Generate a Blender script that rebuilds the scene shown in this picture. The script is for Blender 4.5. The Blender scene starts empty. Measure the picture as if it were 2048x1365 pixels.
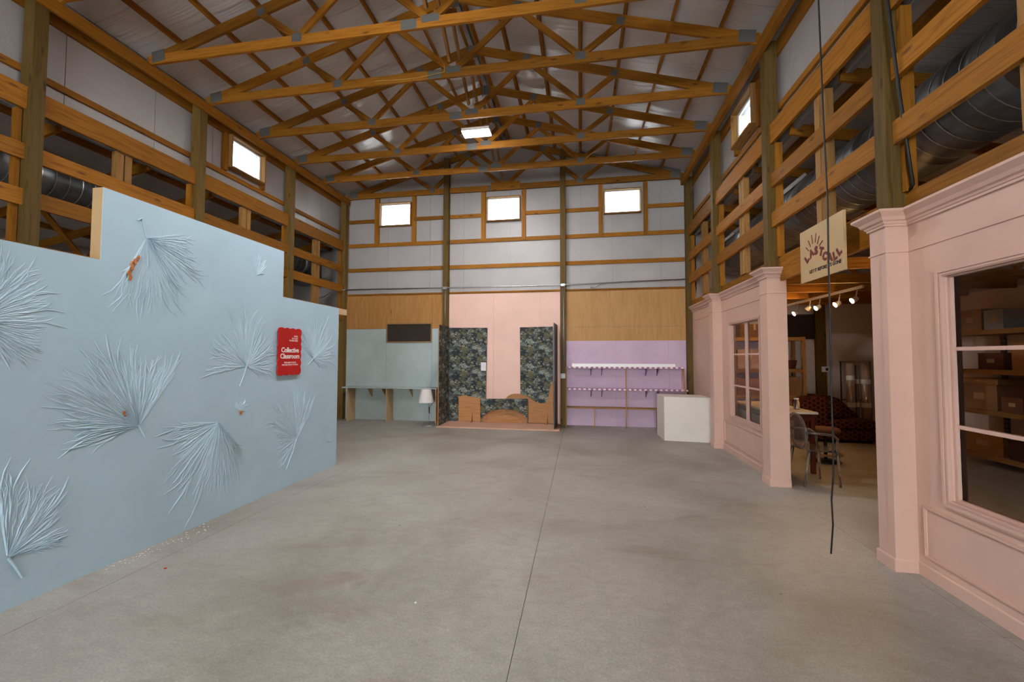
import bpy, bmesh, math, random
from mathutils import Matrix, Vector
random.seed(7)
R = math.radians
SC = bpy.context.scene
COL = SC.collection

# ------------------------------------------------------------------ camera
CAMZ, FPX = 1.68, 825.2
def cam_axes(yaw, pitch, roll):
    f = Vector((-math.sin(yaw)*math.cos(pitch), math.cos(yaw)*math.cos(pitch), math.sin(pitch)))
    r = Vector((math.cos(yaw), math.sin(yaw), 0)); u = r.cross(f)
    return r*math.cos(roll)+u*math.sin(roll), -r*math.sin(roll)+u*math.cos(roll), f
CR, CU, CF = cam_axes(R(9.40), R(2.23), R(.123))
cam = bpy.data.objects.new('camera', bpy.data.cameras.new('camera'))
cam.data.sensor_fit = 'HORIZONTAL'; cam.data.sensor_width = 36; cam.data.lens = FPX/2048*36
cam.data.clip_start = .05; cam.data.clip_end = 200
cam.matrix_world = Matrix(((CR.x, CU.x, -CF.x, 0), (CR.y, CU.y, -CF.y, 0), (CR.z, CU.z, -CF.z, CAMZ), (0, 0, 0, 1)))
COL.objects.link(cam); SC.camera = cam
def ray(px, py): return CR*((px-1024)/FPX) + CU*(-(py-682.5)/FPX) + CF
def onX(px, py, X): d = ray(px, py); return Vector((0, 0, CAMZ)) + d*(X/d.x)
def onY(px, py, Y): d = ray(px, py); return Vector((0, 0, CAMZ)) + d*(Y/d.y)
def onZ(px, py, Z): d = ray(px, py); return Vector((0, 0, CAMZ)) + d*((Z-CAMZ)/d.z)

# ------------------------------------------------------------------ world, daylight openings, exposure
SKY, EXPO = 1.0, 4.22
w = bpy.data.worlds.new('overcast_sky'); SC.world = w; w.use_nodes = True
bg = w.node_tree.nodes['Background']
bg.inputs[0].default_value = (.92, .98, 1, 1); bg.inputs[1].default_value = SKY
SC.view_settings.view_transform = 'Standard'; SC.view_settings.look = 'None'
SC.view_settings.gamma = 1; SC.view_settings.exposure = EXPO; SC.view_settings.use_curve_mapping = False
SC.cycles.max_bounces = 8; SC.cycles.diffuse_bounces = 5; SC.cycles.glossy_bounces = 3
SC.cycles.transmission_bounces = 8; SC.cycles.transparent_max_bounces = 12
SC.cycles.caustics_reflective = False; SC.cycles.caustics_refractive = False
SC.cycles.sample_clamp_indirect = 4; SC.cycles.adaptive_threshold = .03
XL, XR, XC = -6.30, 2.45, -1.925
DY, YF = 10.39, -9.0
DOOR = (-4.8, .95, 0, 4.6)            # big doorway behind the camera
def portal(loc, rot, sx, sy):
    l = bpy.data.lights.new('daylight_portal', 'AREA'); l.shape = 'RECTANGLE'; l.size = sx; l.size_y = sy
    l.cycles.is_portal = True
    o = bpy.data.objects.new('daylight_portal', l); o.location = loc; o.rotation_euler = rot; COL.objects.link(o)
portal(((DOOR[0]+DOOR[1])/2, YF-.12, (DOOR[2]+DOOR[3])/2), (R(-90), 0, 0), DOOR[1]-DOOR[0], DOOR[3]-DOOR[2])
SIDEWIN = (6.58, 7.36, 5.22, 5.78)    # y0 y1 z0 z1 of the clerestory windows
BACKWIN = [(-5.36, -4.50, 5.24, 5.83), (-2.38, -1.53, 5.23, 5.82), (.61, 1.47, 5.265, 5.83)]
portal((XL-.32, 6.97, 5.5), (0, R(-90), 0), .56, .78)
portal((XR+.32, 6.97, 5.5), (0, R(90), 0), .56, .78)
for b in BACKWIN: portal(((b[0]+b[1])/2, DY+.2, (b[2]+b[3])/2), (R(90), 0, 0), b[1]-b[0], b[3]-b[2])

# ------------------------------------------------------------------ materials
MATS = {}
def srgb(r, g, b):
    c = lambda v: (v/255/12.92) if v/255 <= .04045 else ((v/255+.055)/1.055)**2.4
    return (c(r), c(g), c(b), 1)
class N:
    """tiny node-graph helper"""
    def __init__(s, name):
        s.m = bpy.data.materials.new(name); s.m.use_nodes = True; s.t = s.m.node_tree
        s.b = s.t.nodes['Principled BSDF']; MATS[name] = s.m
    def n(s, typ, **kw):
        nd = s.t.nodes.new(typ)
        for k, v in kw.items():
            if k.startswith('i_'):
                key = k[2:]; nd.inputs[int(key) if key.isdigit() else key.replace('_', ' ')].default_value = v
            else: setattr(nd, k, v)
        return nd
    def l(s, a, b): s.t.links.new(a, b)
    def coord(s, scale=(1, 1, 1), which='Object', rot=(0, 0, 0), rnd=False):
        tc = s.n('ShaderNodeTexCoord'); mp = s.n('ShaderNodeMapping')
        mp.inputs['Scale'].default_value = scale; mp.inputs['Rotation'].default_value = rot
        s.l(tc.outputs[which], mp.inputs[0])
        if rnd:
            oi = s.n('ShaderNodeObjectInfo'); vm = s.n('ShaderNodeVectorMath', operation='SCALE'); cb = s.n('ShaderNodeCombineXYZ')
            for i in range(3): s.l(oi.outputs['Random'], cb.inputs[i])
            s.l(cb.outputs[0], vm.inputs[0]); vm.inputs['Scale'].default_value = 37
            s.l(vm.outputs[0], mp.inputs['Location'])
        return mp.outputs[0]
    def noise(s, vec, scale, detail=3, rough=.55, dist=0):
        nd = s.n('ShaderNodeTexNoise'); nd.inputs['Scale'].default_value = scale; nd.inputs['Detail'].default_value = detail
        nd.inputs['Roughness'].default_value = rough; nd.inputs['Distortion'].default_value = dist
        s.l(vec, nd.inputs['Vector']); return nd.outputs['Fac']
    def ramp(s, fac, stops, const=False):
        nd = s.n('ShaderNodeValToRGB'); e = nd.color_ramp.elements
        if const: nd.color_ramp.interpolation = 'CONSTANT'
        while len(e) < len(stops): e.new(.5)
        for el, (p, c) in zip(e, stops): el.position = p; el.color = c if len(c) == 4 else (*c, 1)
        s.l(fac, nd.inputs[0]); return nd.outputs[0]
    def mix(s, f, a, b, mode='MIX'):
        nd = s.n('ShaderNodeMix', data_type='RGBA', blend_type=mode)
        for sock, v in ((nd.inputs[0], f), (nd.inputs[6], a), (nd.inputs[7], b)):
            if hasattr(v, 'is_linked'): s.l(v, sock)
            else: sock.default_value = v
        return nd.outputs[2]
    def math(s, op, a, b=0, c=0):
        nd = s.n('ShaderNodeMath', operation=op)
        for sock, v in zip(nd.inputs, (a, b, c)):
            if hasattr(v, 'is_linked'): s.l(v, sock)
            else: sock.default_value = v
        return nd.outputs[0]
    def col(s, v):
        if hasattr(v, 'is_linked'): s.l(v, s.b.inputs['Base Color'])
        else: s.b.inputs['Base Color'].default_value = v
    def rough(s, r, spec=.4): s.b.inputs['Roughness'].default_value = r; s.b.inputs['Specular IOR Level'].default_value = spec
    def bump(s, h, strength=.3, dist=.01):
        nd = s.n('ShaderNodeBump'); nd.inputs['Strength'].default_value = strength; nd.inputs['Distance'].default_value = dist
        s.l(h, nd.inputs['Height']); s.l(nd.outputs[0], s.b.inputs['Normal'])
G3 = lambda v: (v, v, v, 1)

def wood(name, light, dark, knot, rough=.6, knots=True, vary=.35):
    m = N(name)
    v = m.coord((.8, 14, 14), rnd=True); g = m.noise(v, 3.0, 4, .6, .6)
    c = m.ramp(g, [(.28, dark), (.52, light), (.75, tuple(min(1, x*1.12) for x in light[:3])+(1,))])
    if knots:
        vo = m.n('ShaderNodeTexVoronoi'); vo.inputs['Scale'].default_value = 1.0
        m.l(m.coord((2.2, 7, 7), rnd=True), vo.inputs['Vector'])
        c = m.mix(m.ramp(vo.outputs['Distance'], [(.07, G3(.85)), (.16, G3(0))]), c, knot)
    oi = m.n('ShaderNodeObjectInfo'); mr = m.n('ShaderNodeMapRange')
    m.l(oi.outputs['Random'], mr.inputs[0]); mr.inputs[3].default_value = 1-vary; mr.inputs[4].default_value = 1.08
    c = m.mix(1.0, c, mr.outputs[0], 'MULTIPLY')
    m.col(c); m.rough(rough, .15); m.bump(g, .15, .004)
wood('pine', (.335, .130, .013, 1), (.20, .070, .006, 1), (.10, .035, .01, 1))
wood('treated_pine', (.165, .098, .026, 1), (.095, .058, .015, 1), (.06, .03, .01, 1))
wood('pale_pine', (.37, .19, .06, 1), (.26, .12, .03, 1), (.16, .07, .02, 1))
wood('birch_ply', (.60, .42, .24, 1), (.52, .35, .19, 1), (.4, .25, .12, 1), knots=False, vary=.1)
wood('craft_ply', (.42, .20, .085, 1), (.33, .14, .05, 1), (.2, .08, .03, 1), knots=False, vary=.12)
wood('table_red', (.10, .022, .012, 1), (.06, .012, .008, 1), (.03, .01, .01, 1), knots=False, rough=.35)

m = N('plywood')   # raw sheathing plywood, grain upright
v = m.coord((9, 9, .9)); g = m.noise(v, 2.2, 5, .6, .8)
c = m.ramp(g, [(.3, (.34, .155, .042, 1)), (.55, (.41, .20, .062, 1)), (.8, (.455, .24, .082, 1))])
vo = m.n('ShaderNodeTexVoronoi'); vo.inputs['Scale'].default_value = 1; m.l(m.coord((3, 3, 1.1)), vo.inputs['Vector'])
c = m.mix(m.ramp(vo.outputs['Distance'], [(.05, G3(.6)), (.10, G3(0))]), c, (.2, .08, .025, 1))
m.col(c); m.rough(.7, .2)
PLY_C = c

def paint(name, c, rough=.55, mott=.05, bump=.05, bs=60):
    m = N(name); v = m.coord(); n1 = m.noise(v, 1.7, 3)
    d = tuple(x*(1-mott*2) for x in c[:3])+(1,); e = tuple(min(1, x*(1+mott)) for x in c[:3])+(1,)
    m.col(m.ramp(n1, [(.3, d), (.7, e)])); m.rough(rough, .35); m.bump(m.noise(v, bs, 2), bump, .003)
    return m
paint('blue_paint', (.425, .585, .69, 1), .5, .03, .12, 45)
paint('blue_paint_lit', (.445, .605, .71, 1), .5, .08, .5, 90)  # same blue as the wall, lightened to imitate light caught by the relief texture
paint('pink_paint', (.585, .378, .305, 1), .45, .03, .05)
paint('pink_back', (.74, .48, .40, 1), .55, .03)
paint('salmon_floor', (.55, .32, .22, 1), .6, .06)
paint('sage_paint', (.415, .485, .475, 1), .6, .06)
paint('white_plinth', (.66, .60, .53, 1), .5, .03)
paint('drywall', (.60, .52, .47, 1), .7, .03)
paint('dark_panel', (.028, .018, .015, 1), .35, .1)
paint('purple_bracket', (.20, .10, .24, 1), .5, .03)
paint('white_metal', (.72, .72, .72, 1), .35, .02, .01)
paint('cardboard', (.26, .135, .06, 1), .8, .12)
paint('cardboard_dark', (.13, .05, .025, 1), .8, .12)
paint('wicker', (.09, .025, .02, 1), .8, .3, .6, 120)
paint('black_rubber', (.008, .008, .008, 1), .5, .1)
paint('white_plastic', (.75, .74, .72, 1), .4, .02, .01)
paint('table_white', (.62, .57, .50, 1), .25, .02, .01)
paint('sign_red', (.50, .012, .010, 1), .4, .05, .01)
paint('letter_white', (.85, .78, .74, 1), .5, .02, .01)
paint('letter_pink', (.70, .25, .20, 1), .5, .02, .01)
paint('letter_maroon', (.14, .018, .012, 1), .5, .05, .01)
paint('letter_black', (.015, .008, .006, 1), .5, .05, .01)
paint('sign_birch', (.50, .335, .17, 1), .5, .06, .05, 30)
paint('mdf_edge', (.46, .30, .15, 1), .7, .05)
paint('steel_grey', (.25, .26, .27, 1), .45, .05, .02)
paint('white_laminate', (.80, .78, .76, 1), .35, .02, .01)
paint('yellow_cord', (.65, .42, .08, 1), .5, .02, .01)
paint('peel_orange', (.50, .16, .04, 1), .7, .3)
paint('paper', (.72, .68, .72, 1), .6, .03, .01)
paint('warm_board', (.30, .17, .07, 1), .6, .08)
paint('shade_fabric', (.68, .63, .61, 1), .8, .05, .5, 40)

m = N('lavender_ply')    # sheathing painted lavender up to 2.08 m, bare above
s = m.n('ShaderNodeSeparateXYZ'); tc = m.n('ShaderNodeTexCoord'); m.l(tc.outputs['Object'], s.inputs[0])
v = m.coord((9, 9, .9)); g = m.noise(v, 2.2, 5, .6, .8)
c = m.ramp(g, [(.3, (.40, .205, .07, 1)), (.55, (.46, .245, .092, 1)), (.8, (.50, .285, .115, 1))])
lav = m.ramp(m.noise(m.coord(), 1.5, 3), [(.3, (.51, .355, .475, 1)), (.7, (.58, .42, .54, 1))])
m.col(m.mix(m.math('GREATER_THAN', s.outputs[2], 2.085), lav, c)); m.rough(.6, .3)
paint('lavender', (.46, .30, .43, 1), .55, .04)

m = N('foil')     # white woven faced insulation
v = m.coord(); n1 = m.noise(v, .9, 3); n2 = m.noise(m.coord((1, 1, 1)), 5, 4, .6)
c = m.ramp(n1, [(.3, (.355, .333, .328, 1)), (.7, (.425, .40, .395, 1))])
c = m.mix(m.ramp(n2, [(.56, G3(0)), (.78, G3(.22))]), c, (.42, .36, .30, 1))
m.col(c); m.rough(.42, .45)
ba = m.noise(m.coord((1, 1, 1)), 7, 3, .6, .5); m.bump(ba, .25, .03)
m = N('roof_foil')     # same facing, sagging and wrinkled down the slope
v = m.coord((.5, 9, 1)); n1 = m.noise(v, 1.3, 3, .55, .3); n0 = m.noise(m.coord(), .7, 2)
m.col(m.ramp(n0, [(.3, (.54, .515, .515, 1)), (.7, (.63, .605, .605, 1))])); m.rough(.36, .5)
m.bump(n1, .5, .03)

m = N('concrete')
v = m.coord(); a = m.noise(v, .55, 5, .62, .4); b = m.noise(m.coord((1, 1.6, 1)), 9, 4, .65); d = m.noise(v, 70, 2, .6)
c = m.ramp(a, [(.30, (.225, .195, .165, 1)), (.5, (.315, .288, .255, 1)), (.70, (.385, .362, .33, 1))])
c = m.mix(.55, c, m.ramp(b, [(.25, G3(.36)), (.75, G3(.62))]), 'OVERLAY')
c = m.mix(.35, c, m.ramp(d, [(.3, G3(.30)), (.7, G3(.68))]), 'OVERLAY')
vo = m.n('ShaderNodeTexVoronoi'); vo.inputs['Scale'].default_value = 1.9; m.l(v, vo.inputs['Vector'])
c = m.mix(m.ramp(vo.outputs['Distance'], [(.018, G3(.7)), (.03, G3(0))]), c, (.06, .045, .04, 1))
st = m.noise(m.coord((.35, 1, 1)), 1.1, 5, .7, 1.5)
c = m.mix(m.ramp(st, [(.57, G3(0)), (.72, G3(.5))]), c, (.19, .135, .10, 1))
sc = m.noise(m.coord((3.5, .8, 1), rot=(0, 0, .5)), 2.5, 5, .7, 2)
c = m.mix(m.ramp(sc, [(.66, G3(0)), (.74, G3(.30))]), c, (.50, .47, .43, 1))
m.col(c); m.rough(.48, .35); m.b.inputs['Specular IOR Level'].default_value = .35
m.l(m.ramp(b, [(.2, G3(.38)), (.8, G3(.62))]), m.b.inputs['Roughness']); m.bump(d, .12, .003)
paint('joint_dark', (.075, .06, .05, 1), .9)

m = N('galvanised')
v = m.coord((1, 1, 1)); n1 = m.noise(v, 30, 2); m.col(m.ramp(n1, [(.3, (.32, .33, .34, 1)), (.7, (.46, .47, .48, 1))]))
m.b.inputs['Metallic'].default_value = .85; m.rough(.38)
m = N('duct_steel'); v = m.coord((1, 1, 1)); n1 = m.noise(v, 6, 3)
m.col(m.ramp(n1, [(.3, (.11, .115, .12, 1)), (.7, (.19, .195, .20, 1))])); m.b.inputs['Metallic'].default_value = .75; m.rough(.40)
m = N('gusset')     # toothed truss plate
v = m.coord(); br = m.n('ShaderNodeTexBrick'); br.inputs['Scale'].default_value = 22
br.inputs['Color1'].default_value = (.135, .135, .13, 1); br.inputs['Color2'].default_value = (.165, .165, .16, 1); br.inputs['Mortar'].default_value = (.06, .055, .05, 1)
br.inputs['Mortar Size'].default_value = .03
mp = m.coord((1, 1, 1), rot=(R(90), 0, 0)); m.l(mp, br.inputs['Vector']); m.col(br.outputs[0]); m.rough(.5, .5); m.b.inputs['Metallic'].default_value = .35
m = N('glass'); m.b.inputs['Transmission Weight'].default_value = 1; m.b.inputs['IOR'].default_value = 1.03; m.rough(0, .3); m.col((.97, .98, .98, 1))
m = N('shop_glass'); m.b.inputs['Transmission Weight'].default_value = 1; m.b.inputs['IOR'].default_value = 1.12; m.rough(.01, .3); m.col((.86, .84, .82, 1))
m = N('clear_acrylic'); m.b.inputs['Transmission Weight'].default_value = .93; m.b.inputs['IOR'].default_value = 1.3; m.rough(.04, .6); m.col((.92, .90, .88, 1))
m = N('clear_wrap'); m.col((.34, .25, .18, 1)); m.rough(.18, .8)
m = N('dark_glass'); m.col((.035, .025, .02, 1)); m.rough(.22, .5)
def emit(name, c, s):
    m = N(name); m.col((.8, .8, .8, 1)); m.b.inputs['Emission Color'].default_value = c; m.b.inputs['Emission Strength'].default_value = s
emit('led_lens', (1, .985, .97, 1), 21)
emit('warm_bulb', (1, .56, .20, 1), 32)

m = N('botanical')    # dark wallpaper-like cloth: navy ground, sage and olive leaves, cream blossoms
tc = m.n('ShaderNodeTexCoord'); sp = m.n('ShaderNodeSeparateXYZ'); m.l(tc.outputs['Object'], sp.inputs[0])
cb = m.n('ShaderNodeCombineXYZ')
m.l(m.math('FRACT', m.math('DIVIDE', m.math('ADD', m.math('ADD', sp.outputs[0], sp.outputs[1]), 20), .86)), cb.inputs[0])
m.l(m.math('FRACT', m.math('DIVIDE', sp.outputs[2], .62)), cb.inputs[1])
v = cb.outputs[0]
nz = m.n('ShaderNodeTexNoise'); nz.inputs['Scale'].default_value = 7; m.l(v, nz.inputs['Vector'])
vv = m.n('ShaderNodeVectorMath', operation='MULTIPLY_ADD'); m.l(nz.outputs['Color'], vv.inputs[0]); vv.inputs[1].default_value = (.22, .14, 0); m.l(v, vv.inputs[2])
def vor(sc, f='F1', xs=1.0):
    mp = m.n('ShaderNodeMapping'); mp.inputs['Scale'].default_value = (xs, 1, 1); m.l(vv.outputs[0], mp.inputs[0])
    nd = m.n('ShaderNodeTexVoronoi', feature=f); nd.inputs['Scale'].default_value = sc; m.l(mp.outputs[0], nd.inputs['Vector']); return nd
v1 = vor(6.5, xs=1.0); big = m.n('ShaderNodeSeparateColor'); m.l(v1.outputs['Color'], big.inputs[0])
c = m.ramp(big.outputs[0], [(0, (.03, .037, .042, 1)), (.34, (.075, .088, .084, 1)), (.52, (.17, .20, .185, 1)), (.70, (.13, .115, .055, 1)), (.84, (.23, .25, .235, 1))], True)
v2 = vor(15, xs=.85); sm = m.n('ShaderNodeSeparateColor'); m.l(v2.outputs['Color'], sm.inputs[0])
c = m.mix(m.ramp(sm.outputs[1], [(0, G3(0)), (.55, G3(.75))], True), c, m.ramp(sm.outputs[0], [(0, (.018, .022, .028, 1)), (.35, (.11, .125, .10, 1)), (.6, (.17, .14, .06, 1)), (.8, (.035, .045, .05, 1))], True))
v3 = vor(7.5); sm3 = m.n('ShaderNodeSeparateColor'); m.l(v3.outputs['Color'], sm3.inputs[0])
fl = m.math('MULTIPLY', m.math('LESS_THAN', v3.outputs['Distance'], .40), m.math('GREATER_THAN', sm3.outputs[2], .55))
v4 = vor(27); pet = m.math('MULTIPLY', fl, m.math('LESS_THAN', v4.outputs['Distance'], .42))
c = m.mix(pet, c, (.46, .43, .35, 1))
vl = vor(15, 'DISTANCE_TO_EDGE', .85)
c = m.mix(m.math('MULTIPLY', m.math('LESS_THAN', vl.outputs['Distance'], .035), .6), c, (.02, .025, .03, 1))
m.col(c); m.rough(.75, .2)

m = N('hex_upholstery')
tc = m.n('ShaderNodeTexCoord'); sp = m.n('ShaderNodeSeparateXYZ'); m.l(tc.outputs['Object'], sp.inputs[0])
u = m.math('ADD', sp.outputs[0], m.math('MULTIPLY', sp.outputs[1], .6)); z = m.math('ADD', sp.outputs[2], m.math('MULTIPLY', sp.outputs[1], .45)); k = 2*math.pi/.078
acc = None
for a in (0, 60, 120):
    t = m.math('COSINE', m.math('MULTIPLY', m.math('ADD', m.math('MULTIPLY', u, math.cos(R(a))), m.math('MULTIPLY', z, math.sin(R(a)))), k))
    acc = t if acc is None else m.math('ADD', acc, t)
m.col(m.ramp(m.math('MULTIPLY_ADD', acc, .2, .4), [(.0, (.17, .045, .016, 1)), (.24, (.13, .03, .012, 1)), (.34, (.028, .008, .008, 1))])); m.rough(.85, .2)
m = N('dash_edge')     # pink and white dashed shelf edging
tc = m.n('ShaderNodeTexCoord'); sp = m.n('ShaderNodeSeparateXYZ'); m.l(tc.outputs['Object'], sp.inputs[0])
f = m.math('GREATER_THAN', m.math('FRACT', m.math('DIVIDE', m.math('ADD', sp.outputs[0], 9), .117)), .5)
m.col(m.mix(f, (.34, .10, .20, 1), (.72, .62, .66, 1))); m.rough(.5)
m = N('perforated')
tc = m.n('ShaderNodeTexCoord'); sp = m.n('ShaderNodeSeparateXYZ'); m.l(tc.outputs['Object'], sp.inputs[0])
f = m.math('GREATER_THAN', m.math('FRACT', m.math('MULTIPLY', sp.outputs[2], 14)), .72)
m.col(m.mix(f, (.17, .175, .18, 1), (.05, .05, .05, 1))); m.rough(.5)

# ------------------------------------------------------------------ geometry helpers
WM = {}
def link(name, mesh, mat, parent=None, M=None, smooth=False):
    o = bpy.data.objects.new(name, mesh); COL.objects.link(o)
    M = M or Matrix.Identity(4); o.matrix_basis = M; WM[o] = M
    if parent is not None:
        o.parent = parent; o.matrix_parent_inverse = WM[parent].inverted()
    if mesh is not None and mat is not None:
        mesh.materials.clear(); mesh.materials.append(MATS[mat])
    if smooth:
        for p in mesh.polygons: p.use_smooth = True
    return o
def tag(o, label, cat, group=None):
    o['label'] = label; o['category'] = cat
    if group: o['group'] = group
    return o
def thing(name, loc, label, cat, group=None):
    o = bpy.data.objects.new(name, None); COL.objects.link(o); o.empty_display_size = .1
    M = Matrix.Translation(loc); o.matrix_basis = M; WM[o] = M
    return tag(o, label, cat, group)
def struct(o): o['kind'] = 'structure'; return o
class B:
    """mesh builder"""
    def __init__(s): s.v = []; s.f = []
    def add(s, vs, fs):
        k = len(s.v); s.v += [tuple(x) for x in vs]; s.f += [tuple(i+k for i in f) for f in fs]; return s
    def box(s, x0, x1, y0, y1, z0, z1):
        if x0 > x1: x0, x1 = x1, x0
        if y0 > y1: y0, y1 = y1, y0
        return s.add([(x, y, z) for x in (x0, x1) for y in (y0, y1) for z in (z0, z1)],
                     [(0, 1, 3, 2), (4, 6, 7, 5), (0, 4, 5, 1), (2, 3, 7, 6), (0, 2, 6, 4), (1, 5, 7, 3)])
    def prism(s, poly, f0, f1):
        """poly: 2-D points; f0, f1 turn a point into the two 3-D end faces"""
        n = len(poly); s.add([f0(*p) for p in poly]+[f1(*p) for p in poly],
            [tuple(range(n))[::-1], tuple(range(n, 2*n))]+[(i, (i+1) % n, n+(i+1) % n, n+i) for i in range(n)]); return s
    def tube(s, pts, rad, seg=8, cap=True):
        pts = [Vector(p) for p in pts]; rad = rad if isinstance(rad, (list, tuple)) else [rad]*len(pts); k = len(s.v); up = None
        for i, p in enumerate(pts):
            t = (pts[min(i+1, len(pts)-1)]-pts[max(i-1, 0)]).normalized()
            if up is None: up = Vector((0, 0, 1)) if abs(t.z) < .9 else Vector((1, 0, 0))
            a = t.cross(up).normalized(); b = a.cross(t).normalized(); up = b
            for j in range(seg):
                q = 2*math.pi*j/seg; s.v.append(tuple(p+(a*math.cos(q)+b*math.sin(q))*rad[i]))
        for i in range(len(pts)-1):
            for j in range(seg): s.f.append((k+i*seg+j, k+i*seg+(j+1) % seg, k+(i+1)*seg+(j+1) % seg, k+(i+1)*seg+j))
        if cap: s.f.append(tuple(k+j for j in range(seg))[::-1]); s.f.append(tuple(k+(len(pts)-1)*seg+j for j in range(seg)))
        return s
    def lathe(s, prof, c, seg=24):
        k = len(s.v)
        for r, z in prof:
            for j in range(seg): q = 2*math.pi*j/seg; s.v.append((c[0]+r*math.cos(q), c[1]+r*math.sin(q), c[2]+z))
        for i in range(len(prof)-1):
            for j in range(seg): s.f.append((k+i*seg+j, k+i*seg+(j+1) % seg, k+(i+1)*seg+(j+1) % seg, k+(i+1)*seg+j))
        return s
    def mesh(s, name):
        me = bpy.data.meshes.new(name); me.from_pydata(s.v, [], s.f); me.update()
        bm = bmesh.new(); bm.from_mesh(me); bmesh.ops.recalc_face_normals(bm, faces=bm.faces); bm.to_mesh(me); bm.free(); return me
    def obj(s, name, mat, parent=None, smooth=False, M=None): return link(name, s.mesh(name), mat, parent, M, smooth)
def box(name, x0, x1, y0, y1, z0, z1, mat, parent=None): return B().box(x0, x1, y0, y1, z0, z1).obj(name, mat, parent)
def board(name, a, b, wd, h, mat, parent=None, up=(0, 0, 1)):
    """timber from a to b; h along up, wd across; grain runs along local X"""
    a, b = Vector(a), Vector(b); t = b-a; L = t.length; t.normalize(); up = Vector(up)
    y = up.cross(t).normalized(); z = t.cross(y)
    M = Matrix(((t.x, y.x, z.x, (a.x+b.x)/2), (t.y, y.y, z.y, (a.y+b.y)/2), (t.z, y.z, z.z, (a.z+b.z)/2), (0, 0, 0, 1)))
    return link(name, B().box(-L/2, L/2, -wd/2, wd/2, -h/2, h/2).mesh(name), mat, parent, M)
def beam(name, x0, x1, y0, y1, z0, z1, mat, parent=None):
    """axis-aligned timber given by its bounds"""
    d = [abs(x1-x0), abs(y1-y0), abs(z1-z0)]; k = d.index(max(d)); c = [(x0+x1)/2, (y0+y1)/2, (z0+z1)/2]
    a = list(c); b = list(c); lo = (x0, y0, z0); hi = (x1, y1, z1); a[k] = lo[k]; b[k] = hi[k]
    if k == 0: return board(name, a, b, d[1], d[2], mat, parent)
    if k == 1: return board(name, a, b, d[0], d[2], mat, parent)
    return board(name, a, b, d[1], d[0], mat, parent, up=(1, 0, 0))
def grid_holes(us, vs, holes, fn):
    """cells of the us x vs grid that lie in no hole; fn(u0,u1,v0,v1)"""
    for i in range(len(us)-1):
        for j in range(len(vs)-1):
            cu, cv = (us[i]+us[i+1])/2, (vs[j]+vs[j+1])/2
            if not any(h[0] < cu < h[1] and h[2] < cv < h[3] for h in holes): fn(us[i], us[i+1], vs[j], vs[j+1])
def textmesh(name, body, size, mat, parent, M, ext=.001, off=0, align='CENTER', spacing=1.0):
    cu = bpy.data.curves.new(name, 'FONT'); cu.body = body; cu.size = size; cu.extrude = ext; cu.offset = off
    cu.align_x = align; cu.align_y = 'CENTER'; cu.space_character = spacing; cu.resolution_u = 2
    t = bpy.data.objects.new(name+'_tmp', cu); COL.objects.link(t)
    dg = bpy.context.evaluated_depsgraph_get(); me = bpy.data.meshes.new_from_object(t.evaluated_get(dg))
    bpy.data.objects.remove(t); bpy.data.curves.remove(cu); me.name = name
    return link(name, me, mat, parent, M)

# ================================================================== SETTING
LX0, LX1 = -10.4, 6.75            # outer walls of the two side aisles
YB = 10.43                        # face of the insulation on the back wall
floor = struct(box('floor', LX0-.2, LX1+.2, YF-3, 10.9, -.20, -.005, 'joint_dark'))
xs = [LX0-.2, -3.43, -.385, 2.505, LX1+.2]; g = .002
for i in range(4):
    ys = [YF-3, .9, 10.9] if i < 3 else [YF-3, 3.0, 10.9]
    for j in range(2): box('concrete_slab', xs[i]+(g if i else 0), xs[i+1]-(g if i < 3 else 0), ys[j]+(g if j else 0), ys[j+1]-(g if not j else 0), -.005, 0, 'concrete', floor)

SL = .283; ZR = 7.376
def rz(x): return ZR-SL*abs(x-XC)          # top of truss top chords
ED = XR-XC
# --- main roof
ceiling = struct(link('ceiling', B().prism([(XL-.45, rz(XL-.45)+.16), (XC, ZR+.16), (XR+.45, rz(XR+.45)+.16), (XR+.45, rz(XR+.45)+.22), (XC, ZR+.22), (XL-.45, rz(XL-.45)+.22)],
        lambda a, b: (a, YF-.3, b), lambda a, b: (a, 10.75, b)).mesh('ceiling'), 'steel_grey'))
for s in (-1, 1):
    for k in range(17):
        y0 = YF+k*1.22; y1 = min(y0+1.216, 10.6)
        if y0 > 10.5: continue
        vs = []        # faced insulation blanket, one roll width each, slightly sagging between purlins
        pl = [.02, .66, 1.30, 1.945, 2.59, 3.24, 3.89, 4.55]
        pts = []
        for a, c in zip(pl[:-1], pl[1:]):
            pts += [(a, 0), (a*.7+c*.3, -.022), (a*.3+c*.7, -.022)]
        pts.append((pl[-1], 0))
        for o_, sag in pts:
            x = XC+s*o_; z = rz(x)+.098+sag
            vs += [(x, y0, z), (x, y1, z)]
        m_ = len(pts); fs = [(2*i, 2*i+1, 2*i+3, 2*i+2) for i in range(m_-1)]
        B().add(vs, fs).obj('insulation_panel', 'roof_foil', ceiling, smooth=True)
    for o_ in (.10, .66, 1.30, 1.945, 2.59, 3.24, 3.89):
        x = XC+s*o_; zc = rz(x)+.045
        board('purlin', (x, YF, zc), (x, 10.42, zc), .045, .088, 'pine', ceiling, up=(s*SL, 0, 1))

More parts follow.
